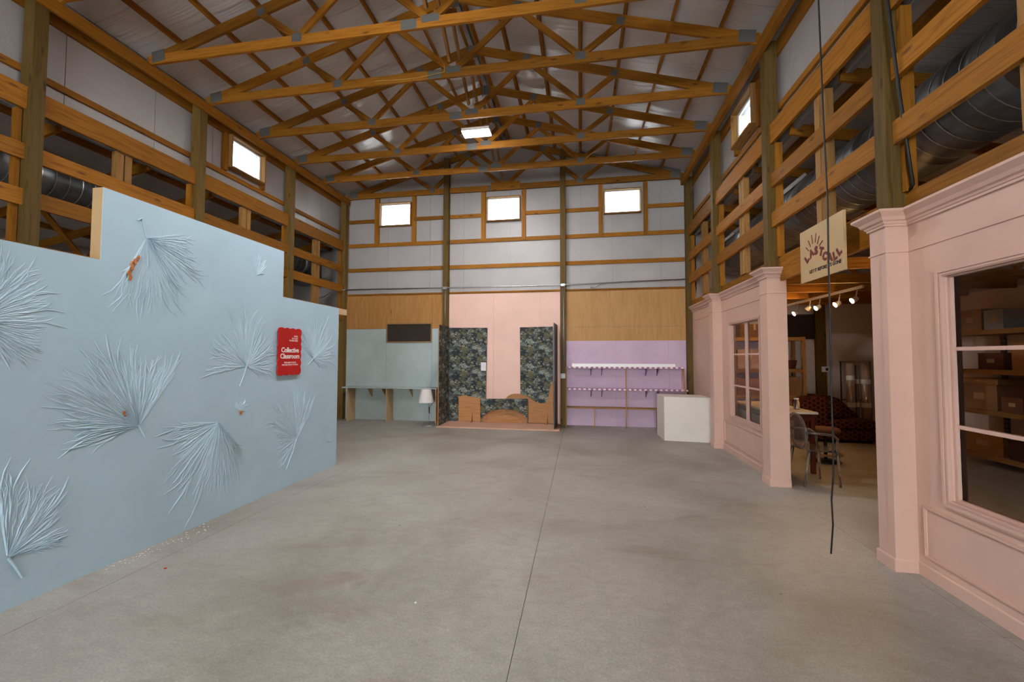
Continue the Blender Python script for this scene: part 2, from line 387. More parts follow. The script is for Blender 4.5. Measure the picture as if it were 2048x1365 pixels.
# --- side walls
POSTY = [-6.90, -4.76, -2.62, -.48, 1.66, 3.71, 5.85, 8.08, 10.24]
def post_right(y): return y+.135
def side_wall(name, X0, o):
    """X0 room face of the posts, o outward direction"""
    fx = X0+o*.205
    base = B()
    grid_holes([YF, SIDEWIN[0], SIDEWIN[1], 10.6], [4.60, SIDEWIN[2], SIDEWIN[3], 6.25], [SIDEWIN], lambda a, b, c, d: base.box(fx+o*.012, fx+o*.07, a, b, c, d))
    wl = struct(base.obj(name, 'steel_grey'))
    seams = [YF, -6.5, -4.0, -1.4, .4, 1.9, 2.75, 4.15, 5.28, 6.30, 6.95, 8.9, 9.45, 10.429]
    if o > 0: seams = [YF, -6.5, -4.0, -1.4, .4, 2.2, 3.4, 4.6, 5.7, 6.95, 8.3, 9.3, 10.43]
    for a, b in zip(seams[:-1], seams[1:]):
        mb = B(); us = sorted({a+.004, b-.004} | {u for u in SIDEWIN[:2] if a < u < b})
        grid_holes(us, [4.60, SIDEWIN[2], SIDEWIN[3], 6.2], [SIDEWIN], lambda p, q, c, d: mb.box(fx, fx+o*.011, p, q, c, d))
        mb.obj('insulation_panel', 'foil', wl)
    PY = POSTY if o < 0 else [-6.90, -4.75, -2.60, -.46, 1.68, 3.785, 5.965, 8.235, 10.245]
    for y in PY:
        beam('post', X0, X0+o*.16, y, y+.135, 0, 6.0, 'treated_pine', wl)
    beam('header', X0-o*(.042 if o < 0 else .08), X0-o*.002, YF, 10.36, 5.845, 6.01, 'pine', wl)
    beam('header', X0+o*.165, X0+o*.203, YF, 10.36, 5.81, 6.01, 'pine', wl)
    segs = [(YF, PY[0])]+[(a+.135, b) for a, b in zip(PY[:-1], PY[1:])]
    for a, b in segs:
        gx0, gx1 = X0+o*.165, X0+o*.203
        beam('girt', gx0, gx1, a, b, 5.03, 5.112, 'pine', wl)
        beam('girder', X0+o*.05, X0+o*.09, a, b, 4.56, 4.825, 'pine', wl)
        beam('rail', X0+o*.05, X0+o*.095, a, b, 3.965, 4.15, 'pine', wl)
        beam('rail', X0+o*.05, X0+o*.095, a, b, 3.425, 3.62, 'pine', wl)
        if o < 0: beam('rail', X0+o*.05, X0+o*.095, a, b, 2.68, 2.985, 'pine', wl)
        else: beam('rail', X0+.125, X0+.165, a, b, 2.70 if 3.8 < a < 4.2 else 2.805, 3.02, 'pine', wl)
        if b > 2:
            mid = (a+b)/2-.05
            for dy in (-.055, .055): beam('stud', X0+o*.097, X0+o*.18, mid+dy-.046, mid+dy+.046, 2.70 if o < 0 else 3.022, 4.56, 'pale_pine', wl)
            if o > 0 and a > 0: beam('stud', X0+o*.097, X0+o*.18, a+.005, a+.045, 3.022, 4.56, 'pine', wl)
            beam('stud', X0+o*.097, X0+o*.18, b-.05, b-.008, 2.70 if o < 0 else 3.022, 4.56, 'pine', wl)
    # clerestory window surround
    y0, y1, z0, z1 = SIDEWIN
    beam('stud', X0+o*.12, X0+o*.203, y0-.10, y0-.03, 5.114, 5.81, 'pine', wl)
    beam('stud', X0+o*.12, X0+o*.203, y1+.03, y1+.10, 5.114, 5.81, 'pine', wl)
    return wl
wall_left = side_wall('wall_left', XL, -1)
wall_right = side_wall('wall_right', XR+.04, 1)
WN = [0]
def clear_window(n, P, w0, w1, z0, z1, frame='pale_pine', label=None):
    """P(u, d, z): u along the wall, d depth towards outside"""
    W = B()
    def bx(u0, u1, d0, d1, a, b): 
        p, q = P(u0, d0, a), P(u1, d1, b); return (min(p[0], q[0]), max(p[0], q[0]), min(p[1], q[1]), max(p[1], q[1]), a, b)
    root = struct(link('window_%d' % n, B().box(*bx(w0-.03, w1+.03, .215, .225, z0-.03, z0-.012)).mesh('w'), frame))
    for u0, u1, a, b in ((w0-.028, w0, z0-.028, z1+.028), (w1, w1+.028, z0-.028, z1+.028), (w0, w1, z1, z1+.028)):
        beam('window_frame', *bx(u0, u1, .05, .205, a, b), frame, root)
    beam('window_sill', *bx(w0, w1, .03, .205, z0-.028, z0), frame, root)
    for u0, u1, a, b in ((w0, w0+.02, z0, z1), (w1-.02, w1, z0, z1), (w0+.02, w1-.02, z1-.02, z1), (w0+.02, w1-.02, z0, z0+.02)):
        B().box(*bx(u0, u1, .15, .19, a, b)).obj('sash', 'white_metal', root)
    B().box(*bx(w0+.02, w1-.02, .168, .172, z0+.02, z1-.02)).obj('pane', 'glass', root)
    return root
clear_window(1, lambda u, d, z: (XL-d, u, z), *SIDEWIN)
clear_window(2, lambda u, d, z: (XR+.04+d, u, z), *SIDEWIN)

# --- back wall
base = B()
zb = [0, 2.1, 5.23, 5.83, 6.15]
for (a, b) in ((LX0, XL-.29), (XR+.33, LX1)): base.box(a, b, YB+.013, YB+.07, 0, 4.9)
grid_holes([XL-.29]+[v for q in BACKWIN for v in q[:2]]+[XR+.33], [0, 5.235, 5.828, 6.1], [(q[0], q[1], 5.2, 5.9) for q in BACKWIN], lambda a, b, c, d: base.box(a, b, YB+.013, YB+.07, c, d))
base.prism([(XL-.4, 6.1), (XR+.4, 6.1), (XR+.4, rz(XR+.4)+.17), (XC, ZR+.17), (XL-.4, rz(XL-.4)+.17)], lambda a, b: (a, YB+.013, b), lambda a, b: (a, YB+.07, b))
wall_back = struct(base.obj('wall_back', 'steel_grey'))
seams = [XL-.27, -5.15, -3.95, -3.02, -1.78, -.55, .03, .80, 1.95, XR+.31]
for a, b in zip(seams[:-1], seams[1:]):
    mb = B(); us = sorted({a+.003, b-.003} | {v for q in BACKWIN for v in q[:2] if a < v < b})
    grid_holes(us, [3.30, 5.235, 5.828, 6.1], [(q[0], q[1], 5.2, 5.9) for q in BACKWIN], lambda p, q, c, d: mb.box(p, q, YB, YB+.012, c, d))
    top = [(a+.003, rz(a)+.10)]+([(XC, ZR+.10)] if a < XC < b else [])+[(b-.003, rz(b)+.10)]
    mb.prism([(b-.003, 6.1), (a+.003, 6.1)]+top, lambda p, q: (p, YB, q), lambda p, q: (p, YB+.012, q))
    mb.obj('insulation_panel', 'foil', wall_back)
P1, P2 = (-3.53, -3.39), (-.489, -.356)
for p in (P1, P2): beam('post', p[0], p[1], 10.25, 10.385, 0, rz(sum(p)/2)-.02, 'treated_pine', wall_back)
BAYS = [(XL+.002, P1[0]), (P1[1], P2[0]), (P2[1], XR+.038)]
STUDS = [(-5.53, -5.40), (-4.455, -4.345), (-2.545, -2.425), (-1.472, -1.372), (.465, .562), (1.548, 1.643)]
for k, (a, b) in enumerate(BAYS):
    s0, s1 = STUDS[2*k], STUDS[2*k+1]
    for (u, v) in ((a, s0[0]), (s1[1], b)): beam('girt', u, v, 10.39, 10.429, 5.345, 5.44, 'pine', wall_back)
    for z0 in (4.675, 3.997): beam('girt', a, b, 10.39, 10.429, z0, z0+.098, 'pine', wall_back)
    beam('girt', a, b, 10.385, 10.429, 3.325, 3.385, 'pine', wall_back)
    for s_ in (s0, s1): beam('stud', s_[0], s_[1], 10.375, 10.429, 4.70, 6.09, 'pine', wall_back)
beam('block', -2.28, -1.52, 10.33, 10.385, 6.01, 6.22, 'pine', wall_back)
for n, q in enumerate(BACKWIN): clear_window(3+n, lambda u, d, z: (u, DY-.09+d*.75, z), *q)
# sheathing: blue-grey left, pink centre, lavender right, bare plywood above
def sheet(a, b, z0, z1, mat, y=10.374): box('plywood_sheet', a, b, y, y+.012, z0, z1, mat, wall_back)
DWIN = (-5.134, -3.858, 2.064, 2.575)
for a, b in ((XL, -5.136), (-5.132, -3.86), (-3.856, P1[0])):
    if a == -5.132:
        sheet(a, b, .0, 2.06, 'sage_paint'); sheet(a, b, 2.58, 3.325, 'plywood')
    else: sheet(a, b, .0, 2.425, 'sage_paint'); sheet(a, b, 2.429, 3.325, 'plywood')
for a, b in ((P1[1], -2.2), (-2.197, -1.0), (-.997, P2[0])): sheet(a, b, 0, 3.325, 'pink_back')
for a, b in ((P2[1], .86), (.863, 2.08), (2.083, XR+.038)): sheet(a, b, 0, 2.433, 'lavender_ply')
for a, b in ((P2[1], .72), (.723, 1.94), (1.943, XR+.038)): sheet(a, b, 2.437, 3.325, 'lavender_ply')
w6 = struct(box('window_6', DWIN[0]-.02, DWIN[1]+.02, 10.40, 10.42, DWIN[2]-.02, DWIN[3]+.02, 'dark_panel'))
for a, b, c, d in ((DWIN[0], DWIN[0]+.025, DWIN[2], DWIN[3]), (DWIN[1]-.025, DWIN[1], DWIN[2], DWIN[3]), (DWIN[0]+.025, DWIN[1]-.025, DWIN[2], DWIN[2]+.025), (DWIN[0]+.025, DWIN[1]-.025, DWIN[3]-.025, DWIN[3])):
    beam('window_frame', a, b, 10.35, 10.40, c, d, 'warm_board', w6)
box('pane', DWIN[0]+.025, DWIN[1]-.025, 10.384, 10.39, DWIN[2]+.025, DWIN[3]-.025, 'dark_glass', w6)
# side-aisle parts of the back wall
for a, b in ((XR+.17, 5.26), (5.48, LX1)): box('drywall_sheet', a, b, 10.39, 10.43, 0, 2.97, 'drywall', wall_back)
beam('post', 5.27, 5.47, 10.33, 10.429, 0, 4.1, 'treated_pine', wall_back)
box('insulation_panel', XR+.17, LX1, YB, YB+.012, 2.97, 4.75, 'foil', wall_back)
box('insulation_panel', LX0, XL-.17, YB, YB+.012, 0, 4.75, 'foil', wall_back)
w7 = struct(box('window_7', 4.60, 5.25, 10.365, 10.388, 2.10, 2.67, 'dark_panel'))
for a, b, c, d in ((4.60, 4.625, 2.10, 2.67), (5.225, 5.25, 2.10, 2.67), (4.625, 5.225, 2.10, 2.125), (4.625, 5.225, 2.645, 2.67)): box('window_frame', a, b, 10.35, 10.365, c, d, 'dark_panel', w7)
box('pane', 4.625, 5.225, 10.358, 10.364, 2.125, 2.645, 'dark_glass', w7)

# --- side aisles: outer walls, roofs, half trusses
def lz(x, X0): return 4.80-.20*abs(x-X0)
for nm, X0, o, XO in (('wall_left_outer', XL, -1, LX0), ('wall_right_outer', XR, 1, LX1)):
    wo = struct(box(nm, XO, XO+o*.15, YF, 10.6, 0, lz(XO, X0)+.2, 'steel_grey'))
    if o > 0: box('drywall_sheet', XO-.013, XO-.001, YF, 10.38, 0, 2.82, 'drywall', wo)
    box('insulation_panel', XO-o*.013, XO-o*.001, YF, 10.38, 2.83 if o > 0 else 0, lz(XO, X0)+.02, 'foil', wo)
    rn = 'ceiling_left_aisle' if o < 0 else 'ceiling_right_aisle'
    a, b = X0+o*.20, XO
    rf = struct(B().prism([(a, lz(a, X0)+.03), (b, lz(b, X0)+.03), (b, lz(b, X0)+.08), (a, lz(a, X0)+.08)], lambda p, q: (p, YF, q), lambda p, q: (p, 10.6, q)).obj(rn, 'steel_grey'))
    ys = [YF+1.22*k for k in range(17)]
    for y0 in ys:
        y1 = min(y0+1.216, 10.43)
        if y1 <= y0: continue
        B().add([(a, y0, lz(a, X0)+.025), (b, y0, lz(b, X0)+.025), (b, y1, lz(b, X0)+.025), (a, y1, lz(a, X0)+.025)], [(0, 1, 2, 3)]).obj('insulation_panel', 'roof_foil', rf)
    for k in range(5):
        x = X0+o*(.55+.72*k); beam('purlin', x-.02, x+.02, YF, 10.42, lz(x, X0)-.075, lz(x, X0)+.012, 'pine', rf)
# front wall with the open doorway
fw = B(); grid_holes([LX0-.15, DOOR[0], DOOR[1], LX1+.15], [0, DOOR[3], 6.2], [DOOR], lambda a, b, c, d: fw.box(a, b, YF-.12, YF, c, d))
fw.prism([(XL-.4, 6.2), (XR+.4, 6.2), (XC, ZR+.2)], lambda a, b: (a, YF-.12, b), lambda a, b: (a, YF, b))
struct(fw.obj('wall_front', 'foil'))

# ================================================================== ROOF TRUSSES
TY = [3.90, 5.0, 5.98, 7.09, 8.21, 9.24, 10.34]
TN = ['sixth', 'fifth', 'fourth', 'third', 'second', 'first', '']
def plate(x, z, w_, h, y, par, ang=0):
    M = Matrix.Translation((x, y+.019, z)) @ Matrix.Rotation(ang, 4, 'Y')
    link('gusset_plate', B().box(-w_/2, w_/2, -.0215, .0215, -h/2, h/2).mesh('gusset_plate'), 'gusset', par, M)
ZB = 6.012; BCH = .14
for k, y in enumerate(TY):
    lab = ('pine gable truss fixed flat against the back wall above its three windows' if k == 6 else
           'pine roof truss nearest the back gable wall' if k == 5 else
           'pine roof truss overhead nearest the camera, at the very top edge' if k == 0 else 'pine roof truss spanning the hall, %s from the back gable truss' % TN[k])
    T = thing('roof_truss', (XC, y, ZB), lab, 'truss', 'roof trusses across the hall')
    yc = y+.019; zt = ZB+BCH
    board('bottom_chord', (XL+.0, yc, ZB+BCH/2), (XC-.30, yc, ZB+BCH/2), .038, BCH, 'pine', T)
    board('bottom_chord', (XC-.30, yc, ZB+BCH/2), (XR, yc, ZB+BCH/2), .038, BCH, 'pine', T)
    a = math.atan(SL); dv = .15/math.cos(a)
    for s in (-1, 1):
        x1 = XC+s*(ED+.02)
        board('top_chord', (XC, yc, ZR-dv/2), (x1, yc, rz(x1)-dv/2), .037, .15, 'pine', T)
        def under(o_): return XC+s*o_, rz(XC+s*o_)-dv+.03
        n1, n2 = under(2.52), under(1.0); bn = (XC+s*1.945, zt-.03); bc = (XC+s*.03, zt-.03)
        for p, q in ((n1, bn), (bn, n2), (n2, bc)):
            board('web', (p[0], yc, p[1]), (q[0], yc, q[1]), .036, .089, 'pine', T, up=(0, 1, 0) if False else (0, 0, 1))
        plate(bn[0], zt-.035, .15, .12, y, T); plate(n1[0], n1[1]+.03, .12, .11, y, T, s*a); plate(n2[0], n2[1]+.04, .13, .13, y, T, s*a)
        plate(XC+s*(ED-.16), ZB+.11, .22, .17, y, T, s*a*.5)
    plate(XC-.30, ZB+BCH/2, .22, BCH-.005, y, T); plate(XC, zt-.02, .24, .10, y, T); plate(XC, ZR-.12, .16, .20, y, T)
# lengthwise cross bracing under the ridge
BR = ['nearest the camera', 'second gap from the camera', 'third gap from the camera', 'fourth gap from the camera', 'fifth gap from the camera', 'last gap before the back wall']
for k in range(6):
    y0, y1 = TY[k]+.04, TY[k+1]
    tag(board('ridge_brace', (XC-.045, y0+.02, 7.02), (XC-.045, y1-.02, ZB+.24), .038, .085, 'pale_pine'), 'ridge brace sloping down towards the back, '+BR[k], 'brace', 'ridge braces')
    if k < 5: tag(board('ridge_brace', (XC+.045, y0+.02, ZB+.24), (XC+.045, y1-.02, 7.02), .038, .085, 'pine'), 'ridge brace rising towards the back, '+BR[k], 'brace', 'ridge braces')
# half trusses of the side aisles
def half_truss(X0, o, XO, y, lab, grp):
    a = X0+o*.205; T = thing('aisle_truss', (a, y, 2.78), lab, 'truss', grp)
    b = XO-o*.02; yc = y+.019
    za, zb_ = lz(a, X0)-.09, lz(b, X0)-.09
    board('bottom_chord', (a, yc, 2.85), (b, yc, 2.85), .038, .14, 'pine', T)
    board('top_chord', (a, yc, za-.07), (b, yc, zb_-.07), .036, .14, 'pine', T)
    xm = (a+b)/2; zm = lz(xm, X0)-.22
    board('web', (a+o*.9, yc, 2.93), (xm+o*.2, yc, zm), .034, .085, 'pine', T); board('web', (xm+o*.2, yc, zm), (b-o*.7, yc, 2.93), .034, .085, 'pine', T)
OR = ['nearest the camera', 'second from the camera', 'third from the camera', 'fourth from the camera', 'fifth from the camera', 'sixth from the camera', 'last before the back wall']
for k, y in enumerate([3.3, 4.62, 5.66, 6.74, 7.60, 8.42, 9.4]): half_truss(XR, 1, LX1, y, 'dark pine half truss over the shop, '+OR[k], 'half trusses over the shop')
for k, y in enumerate([3.0, 4.1, 5.2, 6.3, 7.4, 8.5, 9.6]): half_truss(XL, -1, LX0, y, 'dark pine half truss in the left aisle, '+OR[k], 'half trusses in the left aisle')

# ================================================================== LIGHT FITTINGS
def high_bay(x, y, z, lab):
    T = thing('high_bay_light', (x, y, z), lab, 'light', 'linear high bay lights along the ridge')
    box('housing', x-.27, x+.27, y-.125, y+.125, z+.012, z+.07, 'white_metal', T)
    box('lens', x-.258, x+.258, y-.113, y+.113, z, z+.011, 'led_lens', T)
    for s in (-1, 1): B().tube([(XC+s*.10, y, z+.07), (XC+s*.10, y, 7.346)], .004, 6).obj('hanging_wire', 'steel_grey', T)
high_bay(-1.95, 7.56, 5.97, 'bright white linear light hanging between the roof trusses below the ridge')
high_bay(-1.95, 3.7, 5.97, 'white linear light hanging overhead just before the camera, above the frame')

# ================================================================== BLUE LEAF PARTITION
XB = -3.75
pw = thing('leaf_partition', (XB, 3, 0), 'pale blue stepped partition wall with plastered palm leaf reliefs', 'partition')
prof = [(-.6, 0), (5.94, 0), (5.94, 2.445), (4.705, 2.445), (4.705, 3.03), (2.668, 3.03), (2.668, 2.445), (-.6, 2.445)]
B().prism(prof, lambda a, b: (XB-.105, a, b), lambda a, b: (XB-.0065, a, b)).obj('core', 'mdf_edge', pw)
B().prism([(a+(.0 if a < 5 else .002), b) for a, b in prof], lambda a, b: (XB-.006, a, b), lambda a, b: (XB, a, b)).obj('face_panel', 'blue_paint', pw)
beam('brace_block', XB-.16, XB-.05, 5.945, 6.25, 2.36, 2.455, 'birch_ply', pw)
B().tube([(XB-.10, 6.1, 2.36), (XB-.11, 6.12, 2.0), (XB-.13, 6.1, 1.75)], .004, 6).obj('pull_cord', 'yellow_cord', pw)
def wp(px, py): p = onX(px, py, XB); return Vector((p.y, p.z))
def lerp_list(pts, f):
    n = len(pts)-1; i = min(int(f*n), n-1); t = f*n-i; return pts[i]*(1-t)+pts[i+1]*t
def leaf(lab, hub, tips, stem=None, n=46, seed=1, h=.011, wk=1.0, rag=.28):
    rnd = random.Random(seed); H = wp(*hub); tp = [wp(*t) for t in tips]; b = B()
    # angular interpolation between the outline points
    pol = [((t-H).length, math.atan2((t-H).y, (t-H).x)) for t in tp]
    for i in range(1, len(pol)):
        while pol[i][1]-pol[i-1][1] > math.pi: pol[i] = (pol[i][0], pol[i][1]-2*math.pi)
        while pol[i][1]-pol[i-1][1] < -math.pi: pol[i] = (pol[i][0], pol[i][1]+2*math.pi)
    pv = [Vector(p) for p in pol]
    def strip(path, ws, hs):
        vs = []; m_ = len(path)
        for i, p in enumerate(path):
            t = (path[min(i+1, m_-1)]-path[max(i-1, 0)])
            t = t.normalized() if t.length > 1e-6 else Vector((1, 0))
            nn = Vector((-t.y, t.x))*ws[i]
            for q, x in ((p+nn, .0003), (p+nn*rnd.uniform(-.3, .3), hs[i]), (p-nn, .0003)): vs.append((XB+x, q.x, q.y))
        fs = []
        for i in range(m_-1): fs += [(3*i, 3*i+1, 3*i+4, 3*i+3), (3*i+1, 3*i+2, 3*i+5, 3*i+4)]
        b.add(vs, fs)
    arc = abs(pol[-1][1]-pol[0][1])
    for i in range(n):
        f = (i+.5+rnd.uniform(-.3, .3))/n; L, A = lerp_list(pv, max(0, min(1, f)))
        L *= rnd.uniform(1-rag, 1.03); bend = rnd.uniform(-.05, .05)
        wmax = L*arc/n*.62*wk; m_ = 11; path = []; ws = []; hs = []
        hh = h*.5*rnd.uniform(.6, 1.3)
        for j in range(m_):
            t = j/(m_-1); a = A+bend*t*t+rnd.uniform(-.012, .012)*(t > .3)
            path.append(H+Vector((math.cos(a), math.sin(a)))*(L*(.03+.97*t)))
            ws.append(max(.0022, wmax*min(1, t*1.15+.12)*(1 if t < .62 else 1-(t-.62)/.38*.80))); hs.append(hh*rnd.uniform(.55, 1.35)*(.55+.6*math.sin(math.pi*min(1, t*.9+.1)))*(1 if t < .9 else .5))
        strip(path, ws, hs)
        for e in range(3):       # split, frayed ends
            t0 = rnd.uniform(.45, .75); p0 = H+Vector((math.cos(A), math.sin(A)))*L*t0; da = rnd.uniform(-.13, .13); L2 = L*rnd.uniform(.18, .5)
            pp = [p0+Vector((math.cos(A+da*k), math.sin(A+da*k)))*L2*k/3+Vector((rnd.uniform(-1, 1), rnd.uniform(-1, 1)))*.004 for k in range(4)]
            strip(pp, [.003, .0055, .0045, .0015], [hh*.5, hh*.9, hh*.8, hh*.3])
    o = b.obj('palm_leaf', 'blue_paint_lit', pw); o['label'] = lab
    if stem:
        pts = [wp(*q) for q in stem]; c = B(); c.tube([(XB+.004, q.x, q.y) for q in pts], [.007-.003*i/len(pts) for i in range(len(pts))], 6).obj('leaf_stem', 'blue_paint', o)
    return o
leaf('big palm leaf relief cut by the left edge', (-58, 640), [(2, 508), (45, 520), (88, 545), (112, 575), (118, 612), (112, 655), (95, 700), (60, 740), (0, 735)], None, 48, 2)
lA = leaf('palm leaf relief hanging down with an orange bare patch', (293, 476), [(222, 596), (248, 612), (285, 630), (330, 632), (365, 605), (395, 570), (402, 535), (388, 500), (382, 468)], [(275, 441), (283, 437), (287, 452), (293, 478)], 50, 3)
leaf('largest palm leaf relief in the middle of the wall', (278, 852), [(150, 915), (112, 868), (100, 832), (98, 790), (112, 745), (150, 700), (190, 688), (240, 690), (290, 695), (330, 710), (355, 722), (352, 745)], [(276, 850), (290, 876)], 62, 4, .013)
leaf('palm leaf relief left of the red sign', (492, 733), [(414, 752), (415, 722), (418, 685), (440, 648), (475, 622), (505, 620), (532, 640), (548, 680), (550, 715), (545, 752), (530, 758)], [(494, 728), (488, 750), (479, 773)], 50, 5)
leaf('palm leaf relief right of the red sign', (626, 718), [(602, 692), (606, 665), (622, 640), (645, 632), (664, 645), (671, 680), (670, 715), (660, 738), (645, 742)], [(628, 716), (615, 731)], 40, 6, .010)
leaf('palm leaf relief fanning downwards in the lower middle', (437, 845), [(344, 848), (330, 868), (332, 905), (335, 945), (345, 985), (380, 1012), (405, 1022), (440, 1000), (465, 975), (485, 940), (480, 900), (462, 880)], None, 54, 7, .012)
leaf('palm leaf relief near the far lower end', (594, 876), [(566, 935), (552, 915), (542, 885), (538, 850), (540, 815), (560, 785), (590, 772), (615, 768), (630, 785), (627, 815)], [(594, 874), (585, 905), (572, 940)], 44, 8, .010)
leaf('palm leaf relief in the bottom left corner', (14, 1116), [(-10, 960), (15, 945), (40, 950), (80, 960), (110, 962), (138, 972), (140, 1010), (143, 1055), (125, 1085), (100, 1095)], [(16, 1118), (30, 1135), (43, 1156)], 42, 9, .012)
leaf('small curled leaf relief near the upper step', (512, 552), [(505, 530), (506, 514), (518, 508), (530, 515), (534, 530), (530, 546)], None, 14, 10, .012, 1.0, .4)
leaf('small leaf relief below the palm leaf stem', (475, 822), [(468, 812), (475, 802), (490, 802), (500, 804), (497, 820), (490, 836)], None, 12, 11, .010, 1.0, .4)
leaf('tiny leaf relief at the far lower edge', (655, 882), [(650, 874), (656, 866), (663, 868), (664, 880), (660, 888)], None, 9, 12, .008, 1.0, .4)
rnd = random.Random(5)
for k, (cx, cy, r_) in enumerate(((257, 545, 7), (263, 538, 7), (268, 524, 8), (261, 528, 5), (259, 556, 6), (275, 517, 6), (246, 826, 4), (248, 832, 3), (480, 826, 4))):
    c = wp(cx, cy); b = B(); pts = []
    for i in range(9):
        q = wp(cx+r_*.6*math.cos(i*.698)*rnd.uniform(.3, 1), cy+r_*1.2*math.sin(i*.698)*rnd.uniform(.3, 1)); pts.append((q.x, q.y))
    b.prism(pts, lambda a, z: (XB+.004, a, z), lambda a, z: (XB+.0165, a, z)).obj('bare_patch', 'peel_orange', pw)
# red scalloped sign
sy0, sy1, sz0, sz1 = 4.612, 5.032, 1.447, 2.042
rs = thing('scalloped_sign', (XB, (sy0+sy1)/2, sz0), 'red scalloped sign with white lettering on the blue leaf wall', 'sign')
pts = []
def scal(a, b, n, nx, nz):
    a, b = Vector(a), Vector(b)
    for i in range(n*8):
        t = i/(n*8); p = a+(b-a)*t; d = abs(math.sin(math.pi*t*n))*.016-.006; pts.append((p.x+nx*d, p.y+nz*d))
scal((sy0, sz0), (sy1, sz0), 4, 0, -1); scal((sy1, sz0), (sy1, sz1), 6, 1, 0); scal((sy1, sz1), (sy0, sz1), 4, 0, 1); scal((sy0, sz1), (sy0, sz0), 6, -1, 0)
B().prism(pts, lambda a, b: (XB+.016, a, b), lambda a, b: (XB+.028, a, b)).obj('board', 'sign_red', rs)
TM = lambda y, z, x=XB+.0285: Matrix(((0, 0, 1, x), (1, 0, 0, y), (0, 1, 0, z), (0, 0, 0, 1)))
textmesh('lettering', 'Collective', .088, 'letter_white', rs, TM(4.825, 1.762), .0008, .0022, spacing=.93)
textmesh('lettering', 'Classroom', .088, 'letter_white', rs, TM(4.825, 1.683), .0008, .0022, spacing=.93)
for i, t in enumerate(("WE'RE", 'SO GLAD', "YOU'RE HERE")): textmesh('lettering', t, .027, 'letter_white', rs, TM(4.965, 1.945-.029*i), .0006, .0005, 'RIGHT')
for i, t in enumerate(('PURCHASE TICKETS', "AND SEE WHAT'S UP NEXT")): textmesh('lettering', t, .025, 'letter_white', rs, TM(4.83, 1.602-.029*i), .0006, .0003)

# ================================================================== PINK SHOPFRONT
XW, XC0, XK = 2.61, 2.447, 2.69
sf = struct(box('wall_shopfront', XW+.001, XK, 8.22, 10.25, 0, 2.78, 'pink_paint'))
def sweep(name, prof, path, mat='pink_paint', parent=sf):
    """mould a (out, z) profile along a plan path, mitred at the corners"""
    n = len(path); vs = []; fs = []; m_ = len(prof)
    for i, p in enumerate(path):
        p = Vector(p); ns = []
        for a, b in ((i-1, i), (i, i+1)):
            if 0 <= a and b < n:
                d = (Vector(path[b])-Vector(path[a])).normalized(); ns.append(Vector((d.y, -d.x)))
        mv = ns[0] if len(ns) == 1 else (ns[0]+ns[1])/(1+ns[0].dot(ns[1]))
        vs += [(p.x+mv.x*o_, p.y+mv.y*o_, z) for o_, z in prof]
    for i in range(n-1):
        for j in range(m_): fs.append((i*m_+j, i*m_+(j+1) % m_, (i+1)*m_+(j+1) % m_, (i+1)*m_+j))
    fs += [tuple(range(m_)), tuple(range((n-1)*m_, n*m_))]
    return B().add(vs, fs).obj(name, mat, parent)
farp = [(XW, 10.24), (XW, 8.42), (XC0, 8.42), (XC0, 8.22), (XW, 8.22), (XW, 6.155), (XC0, 6.155), (XC0, 5.935), (XK, 5.935)]
nearp = [(XK, 3.948), (XC0, 3.948), (XC0, 3.768), (XW, 3.768), (XW, 1.84), (XC0, 1.84), (XC0, 1.66), (XW, 1.66), (XW, YF)]
crown = [(0, 2.745), (.014, 2.745), (.014, 2.762), (.022, 2.766), (.028, 2.782), (.042, 2.79), (.055, 2.815), (.082, 2.842), (.09, 2.85), (.09, 2.868), (0, 2.868)]
for pth in (farp, nearp):
    sweep('crown_moulding', crown, pth)
    sweep('frieze_bead', [(0, 2.530), (.008, 2.533), (.008, 2.543), (0, 2.546)], pth)
    sweep('skirting', [(0, 0), (.014, 0), (.014, .088), (.006, .100), (0, .100)], pth)
for y0, y1, xk in ((8.22, 8.42, XW), (5.935, 6.155, XK), (3.768, 3.948, XK), (1.66, 1.84, XW)):
    box('pilaster', XC0+.001, xk, y0, y1, 0, 2.86, 'pink_paint', sf)
def shop_bay(y0, y1, win):
    b = B(); grid_holes([y0, win[0], win[1], y1], [0, win[2], win[3], 2.80], [win], lambda p, q, c, d: b.box(XW+.001, XK, p, q, c, d))
    b.obj('wall_panel', 'pink_paint', sf)
def ring(b, y0, y1, z0, z1, w_, x0, x1):
    b.box(x0, x1, y0, y0+w_, z0, z1); b.box(x0, x1, y1-w_, y1, z0, z1); b.box(x0, x1, y0+w_, y1-w_, z0, z0+w_); b.box(x0, x1, y0+w_, y1-w_, z1-w_, z1)
WF = (6.565, 7.785, .655, 2.265); WNR = (1.90, 3.452, .655, 2.285)
shop_bay(6.155, 8.22, WF); shop_bay(YF, 3.768, WNR)
